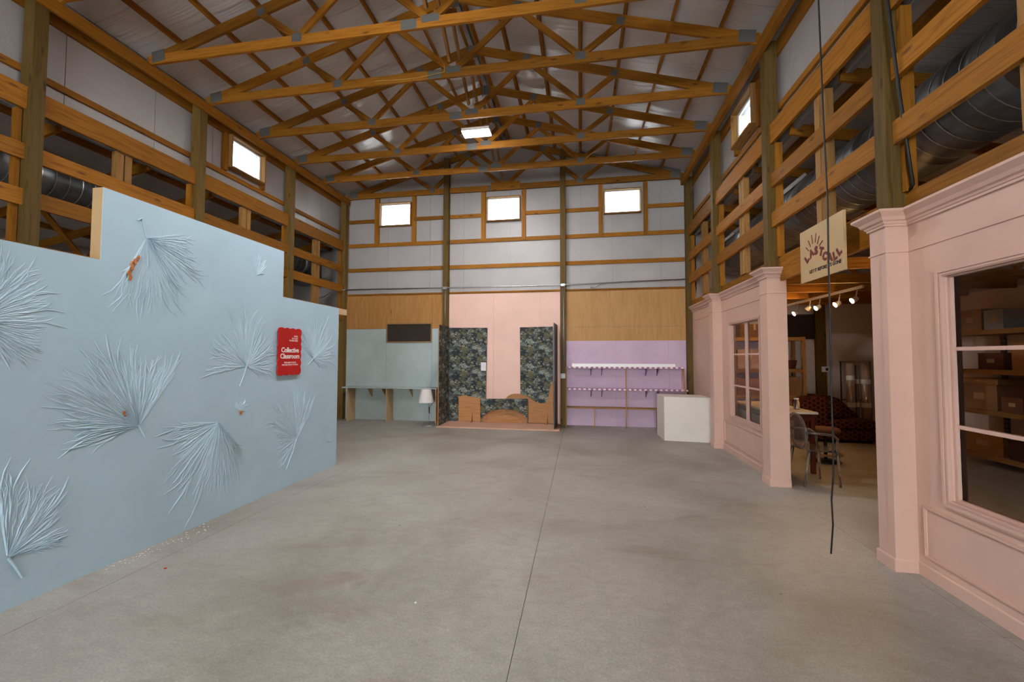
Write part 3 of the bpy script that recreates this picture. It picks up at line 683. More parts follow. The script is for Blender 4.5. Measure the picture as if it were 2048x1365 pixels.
def shop_window(n, W_, muntz, vm):
    y0, y1, z0, z1 = W_; root = struct(B().box(XW+.03, XK+.004, y0-.0, y1, z0-.02, z0+.002).obj('window_%d' % n, 'pink_paint'))
    b = B(); ring(b, y0-.062, y1+.062, z0-.055, z1+.05, .062, XW-.020, XW); ring(b, y0-.045, y1+.045, z0-.04, z1+.036, .020, XW-.028, XW-.020); ring(b, y0-.008, y1+.008, z0-.008, z1+.008, .012, XW-.026, XW-.020)
    b.obj('casing', 'pink_paint', root)
    b = B(); ring(b, y0, y1, z0, z1, .022, XW+.02, XK); b.obj('sash', 'pink_paint', root)
    for z in muntz: box('muntin', XW+.03, XW+.065, y0+.022, y1-.022, z-.013, z+.013, 'pink_paint', root)
    for y in vm: box('muntin', XW+.026, XW+.069, y-.045, y+.045, z0+.022, z1-.022, 'pink_paint', root)
    zs = [z0+.022]+list(muntz)+[z1-.022]; ys = [y0+.022]+list(vm)+[y1-.022]
    for i in range(len(ys)-1):
        for j in range(len(zs)-1): box('pane', XW+.045, XW+.049, ys[i]+(.045 if i else 0), ys[i+1]-(.045 if i+1 < len(ys)-1 else 0), zs[j]+.013*(j > 0), zs[j+1]-.013*(j+1 < len(zs)-1), 'shop_glass', root)
shop_window(8, WNR, (1.19, 1.745), (2.676,)); shop_window(9, WF, (1.197, 1.735), (7.175,))
for y0, y1 in ((6.24, 8.15), (1.93, 3.70)):
    b = B(); ring(b, y0, y1, .155, .545, .022, XW-.012, XW); ring(b, y0+.006, y1-.006, .161, .539, .010, XW-.018, XW-.012); b.obj('panel_moulding', 'pink_paint', sf)

# hanging wooden sign
hs = thing('shop_sign', (2.485, 4.73, 2.51), 'pale wooden board sign with LAST CALL in dark red letters over the shop opening', 'sign')
hy0, hy1, hz0, hz1 = 4.335, 5.115, 2.515, 3.09
box('board', 2.47, 2.494, hy0, hy1, hz0, hz1, 'sign_birch', hs)
SM = lambda y, z, rot=0: Matrix(((0, 0, -1, 2.4692), (-1, 0, 0, y), (0, 1, 0, z), (0, 0, 0, 1))) @ Matrix.Rotation(rot, 4, 'Z')
def sg(px, py): p = onX(px, py, 2.469); return p.y, p.z
sgz = lambda x, y: sg(1590+x/8.03, 410+y/8.03)
for ch, (x, y), a in zip('LASTCALL', ((193, 880), (265, 785), (340, 740), (420, 755), (478, 830), (560, 850), (640, 825), (708, 750)), (42, 22, 2, -20, -12, 2, 14, 34)):
    p = sgz(x, y); textmesh('letter', ch, .112, 'letter_maroon', hs, SM(p[0], p[1], R(a)), .002, .0085)
for (a, b) in (((178, 690), (222, 740)), ((215, 578), (250, 675)), ((268, 488), (285, 625)), ((338, 455), (325, 605)), ((392, 500), (360, 628)), ((446, 572), (388, 660))):
    p, q = sgz(*a), sgz(*b); B().tube([(2.4688, *p), (2.4688, *q)], .0052, 5).obj('sun_ray', 'letter_maroon', hs)
p = sgz(470, 1000); textmesh('tagline', 'GET IT BEFORE ITS GONE', .049, 'letter_black', hs, SM(p[0], p[1]), .001, .002)

# ================================================================== CABLES, CONDUIT, DUCTS
c0 = Vector((2.05, 3.90, 6.05)); pts = []
for px, py in ((1637, 0), (1641, 100), (1647, 250), (1655, 400), (1657, 520), (1660, 640), (1662, 760), (1666, 880), (1667, 950), (1663, 1000), (1666, 1050), (1662, 1108)):
    d = ray(px, py); t = 2.06/d.x; pts.append(Vector((0, 0, CAMZ))+d*t)
ym = sum(p.y for p in pts)/len(pts); pts = [Vector((p.x, ym+(p.y-ym), p.z)) for p in pts]; pts[-1].z = max(pts[-1].z, .012)
tag(B().tube([(pts[0].x, pts[0].y, 6.1)]+pts, .0065, 6).obj('hanging_cable', 'black_rubber', smooth=True), 'long black cable hanging from the roof down to the floor at the shop opening', 'cable')
pts = [onY(px, py, 3.70) for px, py in ((1773, 0), (1780, 60), (1793, 160), (1807, 260), (1824, 370))]
tag(B().tube([(pts[0].x-.02, 3.70, 5.6)]+[(p.x, 3.69, p.z) for p in pts]+[(pts[-1].x+.01, 3.74, pts[-1].z-.03)], .012, 6).obj('post_cable', 'black_rubber', smooth=True), 'black cable running down the near right post above the pink cornice', 'cable')
tag(B().tube([onY(750+x/4.55, y/4.55, yy) for x, y, yy in ((430, 225, 5.06), (540, 410, 5.5), (630, 590, 5.96), (632, 655, 5.965), (480, 690, 5.965), (370, 712, 5.965), (180, 730, 5.965), (0, 738, 5.965))], .004, 5).obj('yellow_wire', 'yellow_cord'), 'thin yellow wire strung along a truss bottom chord', 'wire')
cd = thing('conduit', (0, 10.3, 3.45), 'grey metal electrical conduit run along the back wall above the plywood', 'conduit')
B().tube([(XL+.012, 10.235, 3.49), (-3.0, 10.235, 3.475), (-.5, 10.235, 3.47), (XR+.01, 10.225, 3.53)], .017, 8).obj('pipe', 'galvanised', cd, True)
B().tube([(.25, 10.25, 3.40), (.33, 10.235, 3.40), (.45, 10.225, 3.455), (.62, 10.235, 3.485)], .014, 8).obj('pipe', 'galvanised', cd, True)
B().tube([(-3.455, 10.237, 3.45), (-3.455, 10.237, 2.40)], .011, 8).obj('pipe', 'galvanised', cd, True)
B().tube([(-.405, 10.237, 3.45), (-.405, 10.237, 1.28)], .011, 8).obj('pipe', 'galvanised', cd, True)
B().tube([(XL+.03, 10.225, 3.49), (XL-.3, 10.2, 3.47), (XL-.55, 10.15, 3.3), (XL-.9, 10.1, 3.2)], .015, 8).obj('flexible_pipe', 'galvanised', cd, True)
for x in (-3.46, -.42): B().box(x-.05, x+.05, 10.215, 10.249, 3.44, 3.50).obj('strap', 'galvanised', cd)
ob = thing('outlet_box', (-.42, 10.2, 1.16), 'metal double outlet box on the post beside the lavender shelves', 'outlet')
box('box', -.475, -.37, 10.21, 10.249, 1.165, 1.275, 'white_metal', ob)
for dx in (-.447, -.398):
    for dz in (1.195, 1.245): box('socket', dx-.016, dx+.016, 10.207, 10.2095, dz-.016, dz+.016, 'steel_grey', ob)
def duct(x, z, r_, y0, y1, lab, cap):
    T = thing('spiral_duct', (x, y0, z), lab, 'duct')
    y = y0
    while y < y1-.05:
        e = min(y+1.5, y1); B().tube([(x, y, z), (x, e-.004, z)], r_, 32).obj('duct_section', 'duct_steel', T, True)
        b = B(); q = y+.13
        while q < e-.03: b.tube([(x, q-.006, z), (x, q+.006, z)], r_+.006, 32, False); q += .15
        b.obj('lock_seam', 'galvanised', T, True); y = e
    return T
dl = duct(-7.2, 4.09, .27, YF+.5, 9.66, 'round galvanised spiral duct in the left aisle above the blue wall', True)
box('end_plenum', -7.5, -6.9, 9.66, 10.1, 3.6, 4.34, 'duct_steel', dl)
dr = duct(3.42, 3.945, .40, YF+.5, 10.0, 'large round galvanised spiral duct above the shop ceiling', True)
for k, (y, lab) in enumerate(((6.85, 'near'), (9.15, 'far'))):
    A = R(48); n_ = Vector((-math.cos(A), 0, math.sin(A))); u_ = Vector((math.sin(A), 0, math.cos(A))); c = Vector((3.42, y, 3.945))+n_*.41
    M = Matrix(((0, u_.x, n_.x, c.x), (1, u_.y, n_.y, c.y), (0, u_.z, n_.z, c.z), (0, 0, 0, 1)))
    fr = B()
    for a0, a1, b0, b1 in ((-.36, .36, .10, .13), (-.36, .36, -.13, -.10), (-.36, -.33, -.10, .10), (.33, .36, -.10, .10)): fr.box(a0, a1, b0, b1, -.01, .035)
    g_ = link('air_register', fr.mesh('air_register'), 'white_metal', dr, M)
    for i in range(22): link('slat', B().box(-.325+i*.03, -.312+i*.03, -.10, .10, 0, .022).mesh('slat'), 'white_metal', g_, M)

# ================================================================== LEFT COUNTER AND LAMP
ct = thing('counter', (-4.8, 10.2, 0), 'blue-grey counter along the back wall on pale wooden uprights', 'counter')
box('worktop', XL+.15, -3.56, 9.95, 10.372, .862, .892, 'sage_paint', ct)
for x in (-6.02, -4.93, -3.60): box('upright', x-.011, x+.011, 9.99, 10.372, 0, .861, 'birch_ply', ct)
for x in (-5.52, -5.13, -4.38):
    B().prism([(10.372, .861), (10.10, .861), (10.372, .60)], lambda a, b: (x-.009, a, b), lambda a, b: (x+.009, a, b)).obj('bracket', 'birch_ply', ct)
lp = thing('table_lamp', (-3.93, 9.93, 0), 'small lamp with white patterned shade standing on the floor by the counter', 'lamp')
ly = 9.70; lx = onY(858, 820, ly).x
B().lathe([(0, 0), (.135, 0), (.135, .012), (.02, .022), (0, .022)], (lx, ly, 0), 24).obj('base', 'galvanised', lp, True)
B().tube([(lx, ly, .022), (lx, ly, .63)], .009, 8).obj('pole', 'galvanised', lp, True)
b = B(); b.lathe([(.19, .565), (.125, .885)], (lx-.08, ly, 0), 28); b.lathe([(.187, .565), (.122, .885)], (lx-.08, ly, 0), 28); b.obj('lamp_shade', 'shade_fabric', lp, True)
B().tube([(lx-.08, ly, .60), (lx-.03, ly, .64), (lx, ly, .62)], .006, 6).obj('shade_arm', 'galvanised', lp)
b = B(); b.tube([(lx+.012+.02*math.sin(i*1.9), ly-.016+.01*math.cos(i*2.3), .30+.012*i) for i in range(14)], .011, 6); b.tube([(lx+.02, ly-.01, .45), (lx+.08, ly, .53), (lx+.12, ly+.02, .60)], .006, 6); b.obj('wound_cord', 'black_rubber', lp, True)

# ================================================================== FABRIC ALCOVE
def al(x, y, Y): p = onY(870+x/5.935, 640+y/5.935, Y); return (p.x, p.z)
tag(B().prism([(-3.40, 9.47), (-.47, 9.47), (-.47, 9.75), (-.50, 10.366), (-3.40, 10.366)], lambda a, b: (a, b, 0), lambda a, b: (a, b, .03)).obj('alcove_platform', 'salmon_floor'), 'low salmon pink platform on the floor in front of the pink back wall', 'platform')
sp_ = thing('side_screen', (-3.36, 9.9, .03), 'left upright screen of the alcove covered in dark botanical cloth', 'screen')
box('cloth_face', -3.352, -3.349, 9.50, 10.30, .031, 2.455, 'botanical', sp_); box('board', -3.372, -3.3525, 9.50, 10.30, .031, 2.455, 'craft_ply', sp_)
sp_ = thing('side_screen', (-.61, 9.9, .03), 'right upright screen of the alcove seen edge on, plain dark outside', 'screen')
B().prism([(-.600, 9.50), (-.586, 9.50), (-.552, 10.26), (-.566, 10.26)], lambda a, b: (a, b, .031), lambda a, b: (a, b, 2.47)).obj('board', 'dark_panel', sp_)
B().prism([(-.605, 9.50), (-.6005, 9.50), (-.5665, 10.26), (-.571, 10.26)], lambda a, b: (a, b, .031), lambda a, b: (a, b, 2.47)).obj('cloth_face', 'botanical', sp_)
def cut(name, pts, Y, th, mat, parent=None):
    q = [al(x, y, Y) for x, y in pts]; return B().prism(q, lambda a, b: (a, Y, max(b, .031)), lambda a, b: (a, Y+th, max(b, .031))).obj(name, mat, parent)
t = thing('cloth_panel', (-2.85, 10.31, .03), 'left back panel of the alcove covered in dark botanical cloth', 'panel')
cut('cloth_face', [(170, 95), (620, 95), (600, 938), (600, 1205), (170, 1205)], 10.305, .004, 'botanical', t); cut('board', [(172, 97), (618, 97), (600, 1205), (172, 1205)], 10.31, .012, 'craft_ply', t)
t = thing('cloth_panel', (-1.1, 10.31, .03), 'right back panel of the alcove in dark botanical cloth with wavy bottom edge', 'panel')
cut('cloth_face', [(1008, 90), (1398, 80), (1398, 1200), (1015, 1200)], 10.305, .004, 'botanical', t); cut('board', [(1010, 92), (1396, 82), (1396, 1200), (1017, 1200)], 10.31, .012, 'craft_ply', t)
t = thing('paper_note', (-2.44, 10.30, 1.3), 'small white paper sheet pinned on the left botanical panel', 'paper')
cut('sheet', [(545, 505), (607, 507), (605, 606), (545, 604)], 10.300, .002, 'paper', t)
t = thing('plywood_cutout', (-2.8, 10.28, .03), 'tan plywood cutout with gently curved top on the left of the alcove', 'cutout')
cut('board', [(280, 908), (340, 899), (420, 910), (540, 935), (620, 945), (620, 1210), (280, 1210)], 10.285, .012, 'craft_ply', t)
B().prism([(10.284, .031), (10.13, .031), (10.284, .30)], lambda a, b: (-2.735, a, b), lambda a, b: (-2.715, a, b)).obj('foot', 'craft_ply', t)
t = thing('plywood_cutout', (-1.1, 10.27, .03), 'tan plywood cutout with wavy top on the right of the alcove', 'cutout')
cut('board', [(835, 940), (870, 903), (905, 885), (945, 879), (1010, 880), (1060, 895), (1110, 922), (1160, 956), (1200, 976), (1250, 991), (1290, 994), (1320, 980), (1340, 945), (1352, 880), (1362, 810), (1380, 765), (1402, 738), (1405, 1226), (835, 1226)], 10.27, .012, 'craft_ply', t)
B().prism([(10.269, .031), (10.10, .031), (10.269, .30)], lambda a, b: (-.835, a, b), lambda a, b: (-.812, a, b)).obj('foot', 'craft_ply', t)
t = thing('arched_front', (-1.9, 10.2, .03), 'low botanical cloth fronted board with an arched opening on the platform', 'board')
arch = [(540, 1232)]+[(540+277.5*(1-math.cos(R(a)))*1.0, 1226-163*math.sin(R(a))**.9) for a in range(4, 180, 8)]+[(1095, 1232)]
cut('cloth_face', [(536, 938), (536, 1232)]+arch[1:-1]+[(1100, 1232), (1100, 938)], 10.20, .004, 'botanical', t); cut('board', [(538, 940), (538, 1232)]+arch[1:-1]+[(1098, 1232), (1098, 940)], 10.2045, .012, 'craft_ply', t)
t2 = thing('plywood_cutout', (-1.9, 10.25, .03), 'low half round plywood cutout inside the arch of the alcove', 'cutout')
cut('board', [(600, 1228)]+[(820-220*math.cos(R(a)), 1228-100*math.sin(R(a))) for a in range(0, 181, 12)]+[(1040, 1228)], 10.24, .012, 'craft_ply', t2)
t3 = thing('plywood_cutout', (-1.9, 10.3, .03), 'flat plywood backing board standing behind the alcove arch', 'cutout')
cut('board', [(612, 950), (850, 948), (850, 1215), (612, 1215)], 10.298, .006, 'craft_ply', t3)

# ================================================================== LAVENDER SHELVES, PLINTH
ls = thing('lavender_shelves', (1, 10.2, 0), 'lavender open shelves with pink and white dashed edging on the back wall', 'shelf')
for z, x1 in ((1.425, 2.36), (.905, 2.44)):
    box('shelf', -.345, x1, 10.075, 10.372, z, z+.022, 'lavender', ls); box('edging', -.345, x1, 10.055, 10.074, z-.008, z+.028, 'dash_edge', ls)
beam('shelf', -.345, 2.36, 10.06, 10.372, .455, .473, 'pale_pine', ls)
for x in (-.34, 1.06, 2.36): beam('upright', x-.011, x+.011, 10.05, 10.075, 0, 1.417, 'pale_pine', ls)
for x in (.33, 1.75): beam('upright', x-.008, x+.008, 10.06, 10.09, 0, .455, 'pale_pine', ls)
box('side_panel', 2.372, 2.385, 10.08, 10.372, .93, 1.417, 'pink_back', ls)
for zt_ in (1.424, .904):
    for x in (.25, .51, 1.55, 1.81): B().prism([(10.372, zt_), (10.14, zt_), (10.14, zt_-.03), (10.372, zt_-.19)], lambda a, b: (x-.008, a, b), lambda a, b: (x+.008, a, b)).obj('bracket', 'purple_bracket', ls)
wr = thing('white_strip', (1, 10.3, 1.45), 'long white slotted strip lying on the top lavender shelf', 'strip')
box('strip', -.20, 2.20, 10.20, 10.225, 1.448, 1.525, 'white_laminate', wr); box('lip', -.20, 2.22, 10.155, 10.199, 1.448, 1.458, 'white_laminate', wr)
pl = thing('plinth', (2.0, 8.95, 0), 'plain white display box on the floor beside the lavender shelves', 'plinth')
px0 = onZ(1329, 881.5, 0); px1 = onZ(1423, 886.5, 0); px2 = onZ(1314.5, 869, 0)
q = [(px0.x, px0.y), (px1.x, px1.y), (px1.x+(px2.x-px0.x), px1.y+.62), (px2.x, px2.y)]
B().prism(q, lambda a, b: (a, b, 0), lambda a, b: (a, b, .872)).obj('carcass', 'white_plinth', pl)
B().prism(q, lambda a, b: (a, b, .8725), lambda a, b: (a, b, .884)).obj('top', 'white_plinth', pl)

# ================================================================== SHOP BEHIND THE OPENING
tr = thing('track_light', (4.2, 8.1, 2.7), 'white ceiling track with five small spotlights glowing warm in the shop', 'light')
box('track', 4.185, 4.215, 6.95, 9.25, 2.735, 2.775, 'white_metal', tr)
def spot(x, y, z, px, py, on, par):
    tgt = Vector((x, y, z)); d = Vector((-.85, .02, -.45)).normalized() if on else Vector((-.6, .3, -.7)).normalized()
    a = tgt-d*.085
    h = B().tube([a, a+d*.03, tgt], [.028, .038, .046], 14).obj('spot_head', 'white_metal', par, True)
    B().tube([a+d*.03, (a.x, a.y, 2.735)], .008, 6).obj('spot_arm', 'white_metal', par)
    B().tube([tgt+d*.001, tgt+d*.006], .040, 14).obj('bulb', 'warm_bulb' if on else 'white_plastic', h)
for px, py, on in ((1590, 628, 1), (1616, 620, 0), (1634, 617, 1), (1673, 610, 1), (1707, 602, 1)):
    d = ray(px, py); p = Vector((0, 0, CAMZ))+d*(4.2/d.x); spot(p.x-.02, p.y, p.z, px, py, on, tr)
tr2 = thing('track_light', (4.2, 4.5, 2.7), 'ceiling track with one glowing spotlight seen through the near shop window', 'light')
box('track', 4.185, 4.215, 3.2, 5.6, 2.735, 2.775, 'white_metal', tr2)
d = ray(2016, 525); p = Vector((0, 0, CAMZ))+d*(4.2/d.x); spot(p.x-.02, p.y, p.z, 0, 0, 1, tr2); spot(4.18, 3.6, 2.63, 0, 0, 0, tr2)

tb = thing('shop_table', (3.05, 7.35, 0), 'counter height table with white top and dark red legs behind the shopfront', 'table')
box('table_top', 2.76, 3.38, 6.62, 8.12, .862, .892, 'table_white', tb)
for x in (2.80, 3.30):
    for y in (6.66, 8.02): box('leg', x, x+.055, y, y+.055, 0, .861, 'table_red', tb)
for y in (6.67, 8.04): box('apron', 2.856, 3.299, y, y+.022, .76, .861, 'table_red', tb)
for x in (2.81, 3.33): box('apron', x, x+.022, 6.716, 8.019, .76, .861, 'table_red', tb)
box('side_panel', 2.84, 3.30, 8.03, 8.038, .2, .759, 'white_laminate', tb)

# clear acrylic armchair, oval back, facing the shop interior
gc = thing('ghost_chair', (3.07, 6.2, 0), 'clear acrylic armchair with oval back standing in front of the shop table', 'chair')
GM = Matrix.Translation((3.10, 6.20, 0)) @ Matrix.Rotation(R(-84), 4, 'Z')      # local +Y forward
def gl(b, name, smooth=True): return link(name, b.mesh(name), 'clear_acrylic', gc, GM, smooth)
b = B(); b.prism([(.21*math.copysign(abs(math.cos(a))**.6, math.cos(a)), .20*math.copysign(abs(math.sin(a))**.6, math.sin(a))) for a in [2*math.pi*i/24 for i in range(24)]], lambda x, y: (x, y, .455), lambda x, y: (x*1.02, y*1.02, .472)); gl(b, 'seat', False)
for sx in (-1, 1):
    gl(B().tube([(sx*.185, .175, .456), (sx*.195, .195, 0)], [.022, .014], 8), 'leg'); gl(B().tube([(sx*.175, -.17, .456), (sx*.19, -.25, 0)], [.022, .014], 8), 'leg')
    gl(B().tube([(sx*.19, -.22, .70), (sx*.235, -.05, .69), (sx*.235, .10, .675), (sx*.21, .165, .62), (sx*.195, .16, .47)], .016, 8), 'armrest')
ov = [(.185*math.cos(2*math.pi*i/28), .225*math.sin(2*math.pi*i/28)) for i in range(28)]
b = B(); b.prism(ov, lambda x, z: (x, -.215-.12*z, .70+z), lambda x, z: (x, -.205-.12*z, .70+z)); gl(b, 'backrest', False)
b = B(); b.tube([(x, -.21-.12*z, .70+z) for x, z in ov+[ov[0]]], .017, 8, False); gl(b, 'back_frame')
st = thing('round_stool', (3.92, 7.5, 0), 'round brown stool with an orange ring foot behind the clear chair', 'stool')
B().lathe([(0, .46), (.19, .46), (.205, .48), (.205, .52), (.18, .545), (0, .55)], (3.92, 7.5, 0), 28).obj('seat', 'cardboard_dark', st, True)
B().tube([(3.92, 7.5, .04), (3.92, 7.5, .46)], .025, 10).obj('column', 'black_rubber', st, True)
B().tube([(3.92+.21*math.cos(2*math.pi*i/28), 7.5+.21*math.sin(2*math.pi*i/28), .13) for i in range(29)], .020, 8, False).obj('foot_ring', 'warm_board', st, True)
B().lathe([(0, 0), (.20, 0), (.20, .02), (.03, .04), (0, .04)], (3.92, 7.5, 0), 24).obj('base', 'black_rubber', st, True)

# sofa with honeycomb cover
so = thing('sofa', (5.1, 9.6, 0), 'maroon and orange honeycomb patterned sofa by the shop back wall', 'sofa')
def soft(name, x0, x1, y0, y1, z0, z1, r_=.05, parent=so, mat='hex_upholstery'):
    me = B().box(x0, x1, y0, y1, z0, z1).mesh(name); bm = bmesh.new(); bm.from_mesh(me)
    bmesh.ops.bevel(bm, geom=list(bm.edges), offset=r_, segments=3, affect='EDGES', profile=.6); bm.to_mesh(me); bm.free()
    return link(name, me, mat, parent, None, True)
soft('seat_base', 4.865, 5.66, 9.12, 9.93, .05, .27, .03); soft('seat_cushion', 4.865, 5.70, 9.10, 9.85, .271, .45, .055)
armp = [(4.86, .30), (4.86, .895), (4.98, .90), (5.15, .885), (5.30, .83), (5.42, .72), (5.52, .60), (5.62, .53), (5.66, .49), (5.66, .30)]
B().prism(armp, lambda a, c: (a, 9.62, c), lambda a, c: (a, 9.93, c)).obj('back_cushion', 'hex_upholstery', so)
B().prism([(4.36, .05), (4.36, .62), (4.40, .78), (4.52, .86), (4.75, .895), (4.86, .89), (4.86, .05)], lambda a, c: (a, 9.2, c), lambda a, c: (a, 9.61, c)).obj('armrest', 'hex_upholstery', so)
soft('throw_pillow', 4.88, 5.20, 9.30, 9.60, .455, .80, .09)
for x in (4.90, 5.60):
    for y in (9.18, 9.87): box('foot', x-.025, x+.025, y-.025, y+.025, 0, .05, 'black_rubber', so)

# wooden shelving against the shop back wall
us = thing('wooden_shelving', (4.05, 10.05, 0), 'open wooden shelving against the shop back wall', 'shelving')
for x in (3.32, 4.76):
    for y in (9.80, 10.24): beam('upright', x-.03, x+.03, y, y+.06, 0, 2.13, 'pale_pine', us)
for z in (.16, .78, 1.36, 2.05): beam('shelf', 3.351, 4.729, 9.80, 10.30, z, z+.075, 'pale_pine', us)
def carton(name, x0, x1, y0, y1, z0, z1, lab, mat='cardboard', cat='box', flap=True):
    T = thing(name, ((x0+x1)/2, (y0+y1)/2, z0), lab, cat)
    box('carton', x0, x1, y0, y1, z0, z1-.006, mat, T)
    xm = (x0+x1)/2; box('flap', x0, xm-.003, y0, y1, z1-.005, z1, mat, T); box('flap', xm+.003, x1, y0, y1, z1-.005, z1, mat, T)
    box('tape', xm-.02, xm+.02, y0-.0015, y0-.0005, z0+(z1-z0)*.55, z1-.006, 'mdf_edge', T)
carton('cardboard_box', 4.12, 4.68, 9.82, 10.22, .856, 1.26, 'brown cardboard box on the middle shelf of the wooden shelving')
carton('cardboard_box', 3.42, 3.95, 9.83, 10.2, .856, 1.22, 'brown cardboard box at the far left of the middle wooden shelf')
carton('cardboard_box', 3.72, 4.30, 9.30, 9.74, 0, .42, 'lower brown box stacked on the floor left of the sofa'); carton('cardboard_box', 3.78, 4.28, 9.32, 9.72, .421, .80, 'upper brown box stacked on the floor left of the sofa', 'cardboard')
bk = thing('basket', (4.45, 10.0, 1.436), 'dark red woven basket on the upper wooden shelf', 'basket')
B().lathe([(.10, 0), (.21, .01), (.235, .10), (.24, .17), (.225, .17), (.20, .02)], (4.45, 10.02, 1.437), 22).obj('body', 'wicker', bk); B().tube([(4.45+.235*math.cos(2*math.pi*i/22), 10.02+.235*math.sin(2*math.pi*i/22), 1.61) for i in range(23)], .014, 6, False).obj('rim', 'wicker', bk)
carton('crate', 3.45, 4.0, 9.86, 10.24, 1.437, 1.86, 'tan crate on the upper wooden shelf, seen through the far shop window', 'warm_board', 'crate')
carton('cardboard_box', 3.5, 4.1, 9.84, 10.24, 2.127, 2.42, 'brown box lying on top of the wooden shelving', 'cardboard_dark')
jr = thing('glass_jar', (3.27, 6.85, .893), 'small clear jar standing on the white shop table', 'jar')
B().lathe([(0, 0), (.04, 0), (.042, .01), (.042, .11), (.03, .13), (.03, .15)], (3.25, 6.95, .893), 18).obj('body', 'clear_acrylic', jr, True); B().lathe([(0, .15), (.033, .15), (.033, .17), (0, .17)], (3.25, 6.95, .893), 18).obj('lid', 'white_plastic', jr, True)
th = thing('thermostat', (5.46, 10.3, 1.42), 'white thermostat with dark display on the shop back wall post', 'thermostat')
box('case', 5.36, 5.50, 10.305, 10.329, 1.36, 1.48, 'white_plastic', th); box('display', 5.43, 5.485, 10.301, 10.3045, 1.39, 1.45, 'dark_panel', th)

# metal rack with wrapped rolls
rk = thing('metal_rack', (5.95, 10.1, 0), 'black metal clothes rack against the shop back wall', 'rack')
for x in (5.72, 6.30):
    B().tube([(x, 10.28, 0), (x, 10.28, 1.60)], .014, 8).obj('upright', 'black_rubber', rk); B().tube([(x, 10.12, .02), (x, 10.32, .02)], .014, 8).obj('foot', 'black_rubber', rk)
B().tube([(5.70, 10.28, 1.60), (6.32, 10.28, 1.60)], .014, 8).obj('top_rail', 'galvanised', rk); B().tube([(5.72, 10.28, .75), (6.30, 10.28, .75)], .010, 8).obj('cross_rail', 'black_rubber', rk)
for k, (x, y, r_, h, lab) in enumerate(((5.74, 9.98, .075, 1.56, 'left'), (5.88, 10.02, .04, 1.52, 'thin middle'), (6.02, 9.97, .085, 1.58, 'thick right'))):
    T = thing('wrapped_roll', (x, y, 0), 'tall roll wrapped in clear film with white tape, %s of three at the rack' % lab, 'roll', 'wrapped rolls at the rack')
    B().tube([(x, y, 0), (x+.01, y+.02, h)], r_, 16).obj('roll', 'clear_wrap' if k != 1 else 'steel_grey', T, True)
    for z in (.62, 1.12+.08*(k == 0)): B().tube([(x+.01*z/h, y+.02*z/h, z), (x+.01*z/h, y+.02*z/h, z+.10)], r_+.002, 16, False).obj('tape_band', 'white_plastic', T, True)

# shelving along the outer wall, seen through the near shop window
ow = thing('plank_shelving', (6.45, 6.4, 0), 'long shelving with thick wooden boards along the shop outer wall', 'shelving')
for y in (4.43, 8.062): box('upright', 6.22, 6.26, y, y+.06, 0, 2.35, 'perforated', ow)
for y in (4.6, 6.2, 7.80): box('upright', 6.702, 6.734, y, y+.07, 0, 2.35, 'perforated', ow)
for z in (.115, .80, 1.43, 2.047): beam('shelf', 6.20, 6.70, 4.5, 8.06, z, z+.072, 'pale_pine', ow)
def shbox(name, y0, y1, z0, z1, lab, mat='cardboard', cat='box', x0=6.25, x1=6.64):
    T = thing(name, ((x0+x1)/2, (y0+y1)/2, z0), lab, cat)
    box('carton', x0, x1, y0, y1, z0, z1-.012, mat, T); box('lid', x0-.006, x1+.006, y0-.006, y1+.006, z1-.011, z1, mat, T); box('label_tag', x0-.003, x0-.001, y0+(y1-y0)*.35, y0+(y1-y0)*.65, z0+(z1-z0)*.4, z0+(z1-z0)*.65, 'mdf_edge', T)
shbox('cardboard_box', 7.62, 8.02, 2.12, 2.46, 'tan box on the top shelf of the outer wall', 'warm_board'); shbox('storage_bin', 7.28, 7.58, 2.12, 2.42, 'pale grey bin leaning on the top shelf of the outer wall', 'steel_grey', 'bin')
shbox('cardboard_box', 7.30, 7.70, 1.503, 1.76, 'dark brown case on the second shelf of the outer wall', 'cardboard_dark'); shbox('chest_of_drawers', 6.30, 7.18, 1.503, 1.90, 'wide reddish wooden drawer case on the second shelf of the outer wall', 'craft_ply', 'drawers')
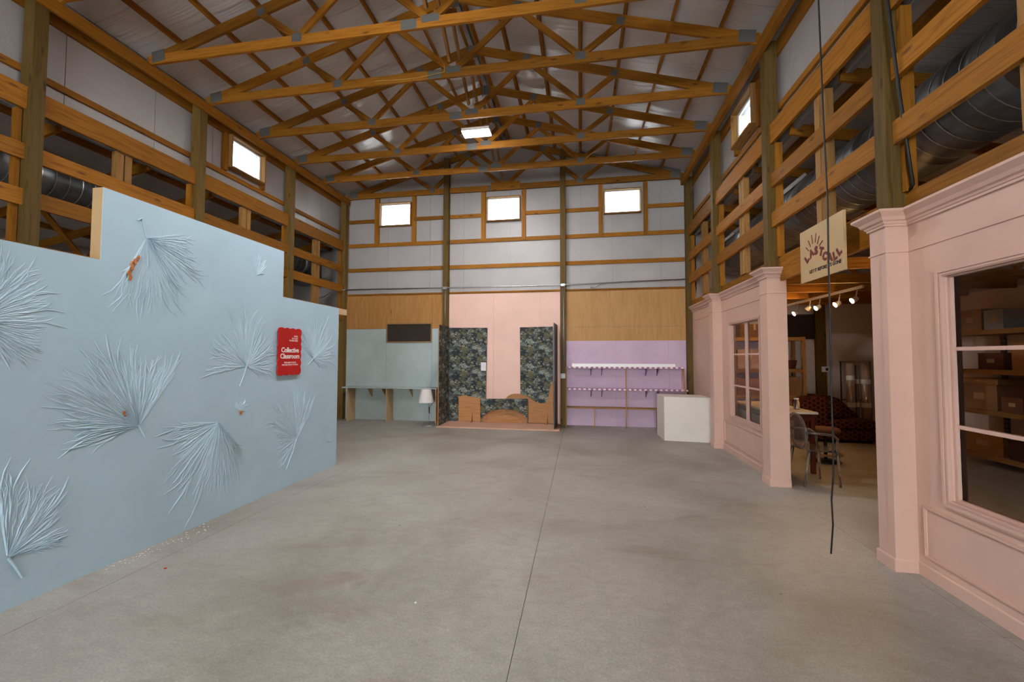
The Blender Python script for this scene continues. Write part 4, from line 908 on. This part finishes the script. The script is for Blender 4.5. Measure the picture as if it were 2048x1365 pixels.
shbox('cardboard_box', 7.42, 8.0, .873, 1.27, 'large brown carton on the third shelf of the outer wall'); shbox('cardboard_box', 7.05, 7.36, .873, 1.10, 'small red brown box on the third shelf of the outer wall', 'cardboard_dark'); shbox('cardboard_box', 6.35, 6.98, .873, 1.14, 'wide dark box on the third shelf of the outer wall', 'cardboard_dark')
shbox('cardboard_box', 7.40, 7.96, 1.271, 1.36, 'flat tan tray lying on the large carton of the third shelf', 'warm_board')
shbox('wooden_chest', 7.36, 8.02, .188, .50, 'pale wooden chest on the bottom shelf of the outer wall', 'pale_pine', 'chest'); shbox('storage_bin', 6.50, 7.28, .188, .46, 'black bin on the bottom shelf of the outer wall', 'wicker', 'bin')

# ================================================================== SCRAPS ON THE FLOOR
b = B(); rnd = random.Random(3)
for i in range(70):
    f = rnd.random(); px, py = 215+(430-215)*f+rnd.uniform(-8, 8), 1130-(1130-1040)*f+rnd.uniform(2, 16)
    p = onZ(px, py, .001); r_ = rnd.uniform(.003, .009)
    b.prism([(p.x+r_*math.cos(a)*rnd.uniform(.5, 1.2), p.y+r_*math.sin(a)*rnd.uniform(.5, 1.2)) for a in (0, 1.3, 2.5, 3.8, 5.1)], lambda x, y: (x, y, .0006), lambda x, y: (x, y, .0022))
o = b.obj('paint_flakes', 'letter_white'); o['kind'] = 'stuff'; tag(o, 'white paint flakes scattered on the concrete along the blue wall', 'flakes')
def scrap(name, px, py, r_, mat, lab, cat):
    p = onZ(px, py, 0); pts = [(p.x+r_*math.cos(a)*k, p.y+r_*math.sin(a)*k) for a, k in zip((0, .8, 1.6, 2.4, 3.2, 4, 4.8, 5.6), (1, .7, 1.1, .8, 1, .6, .9, .8))]
    tag(B().prism(pts, lambda x, y: (x, y, .0005), lambda x, y: (x, y, .004)).obj(name, mat), lab, cat)
scrap('red_chip', 330.5, 1138, .014, 'sign_red', 'tiny red chip lying on the concrete near the blue wall', 'chip')
scrap('white_chip', 831, 1207, .009, 'letter_white', 'tiny white chip lying on the concrete in mid floor', 'chip')
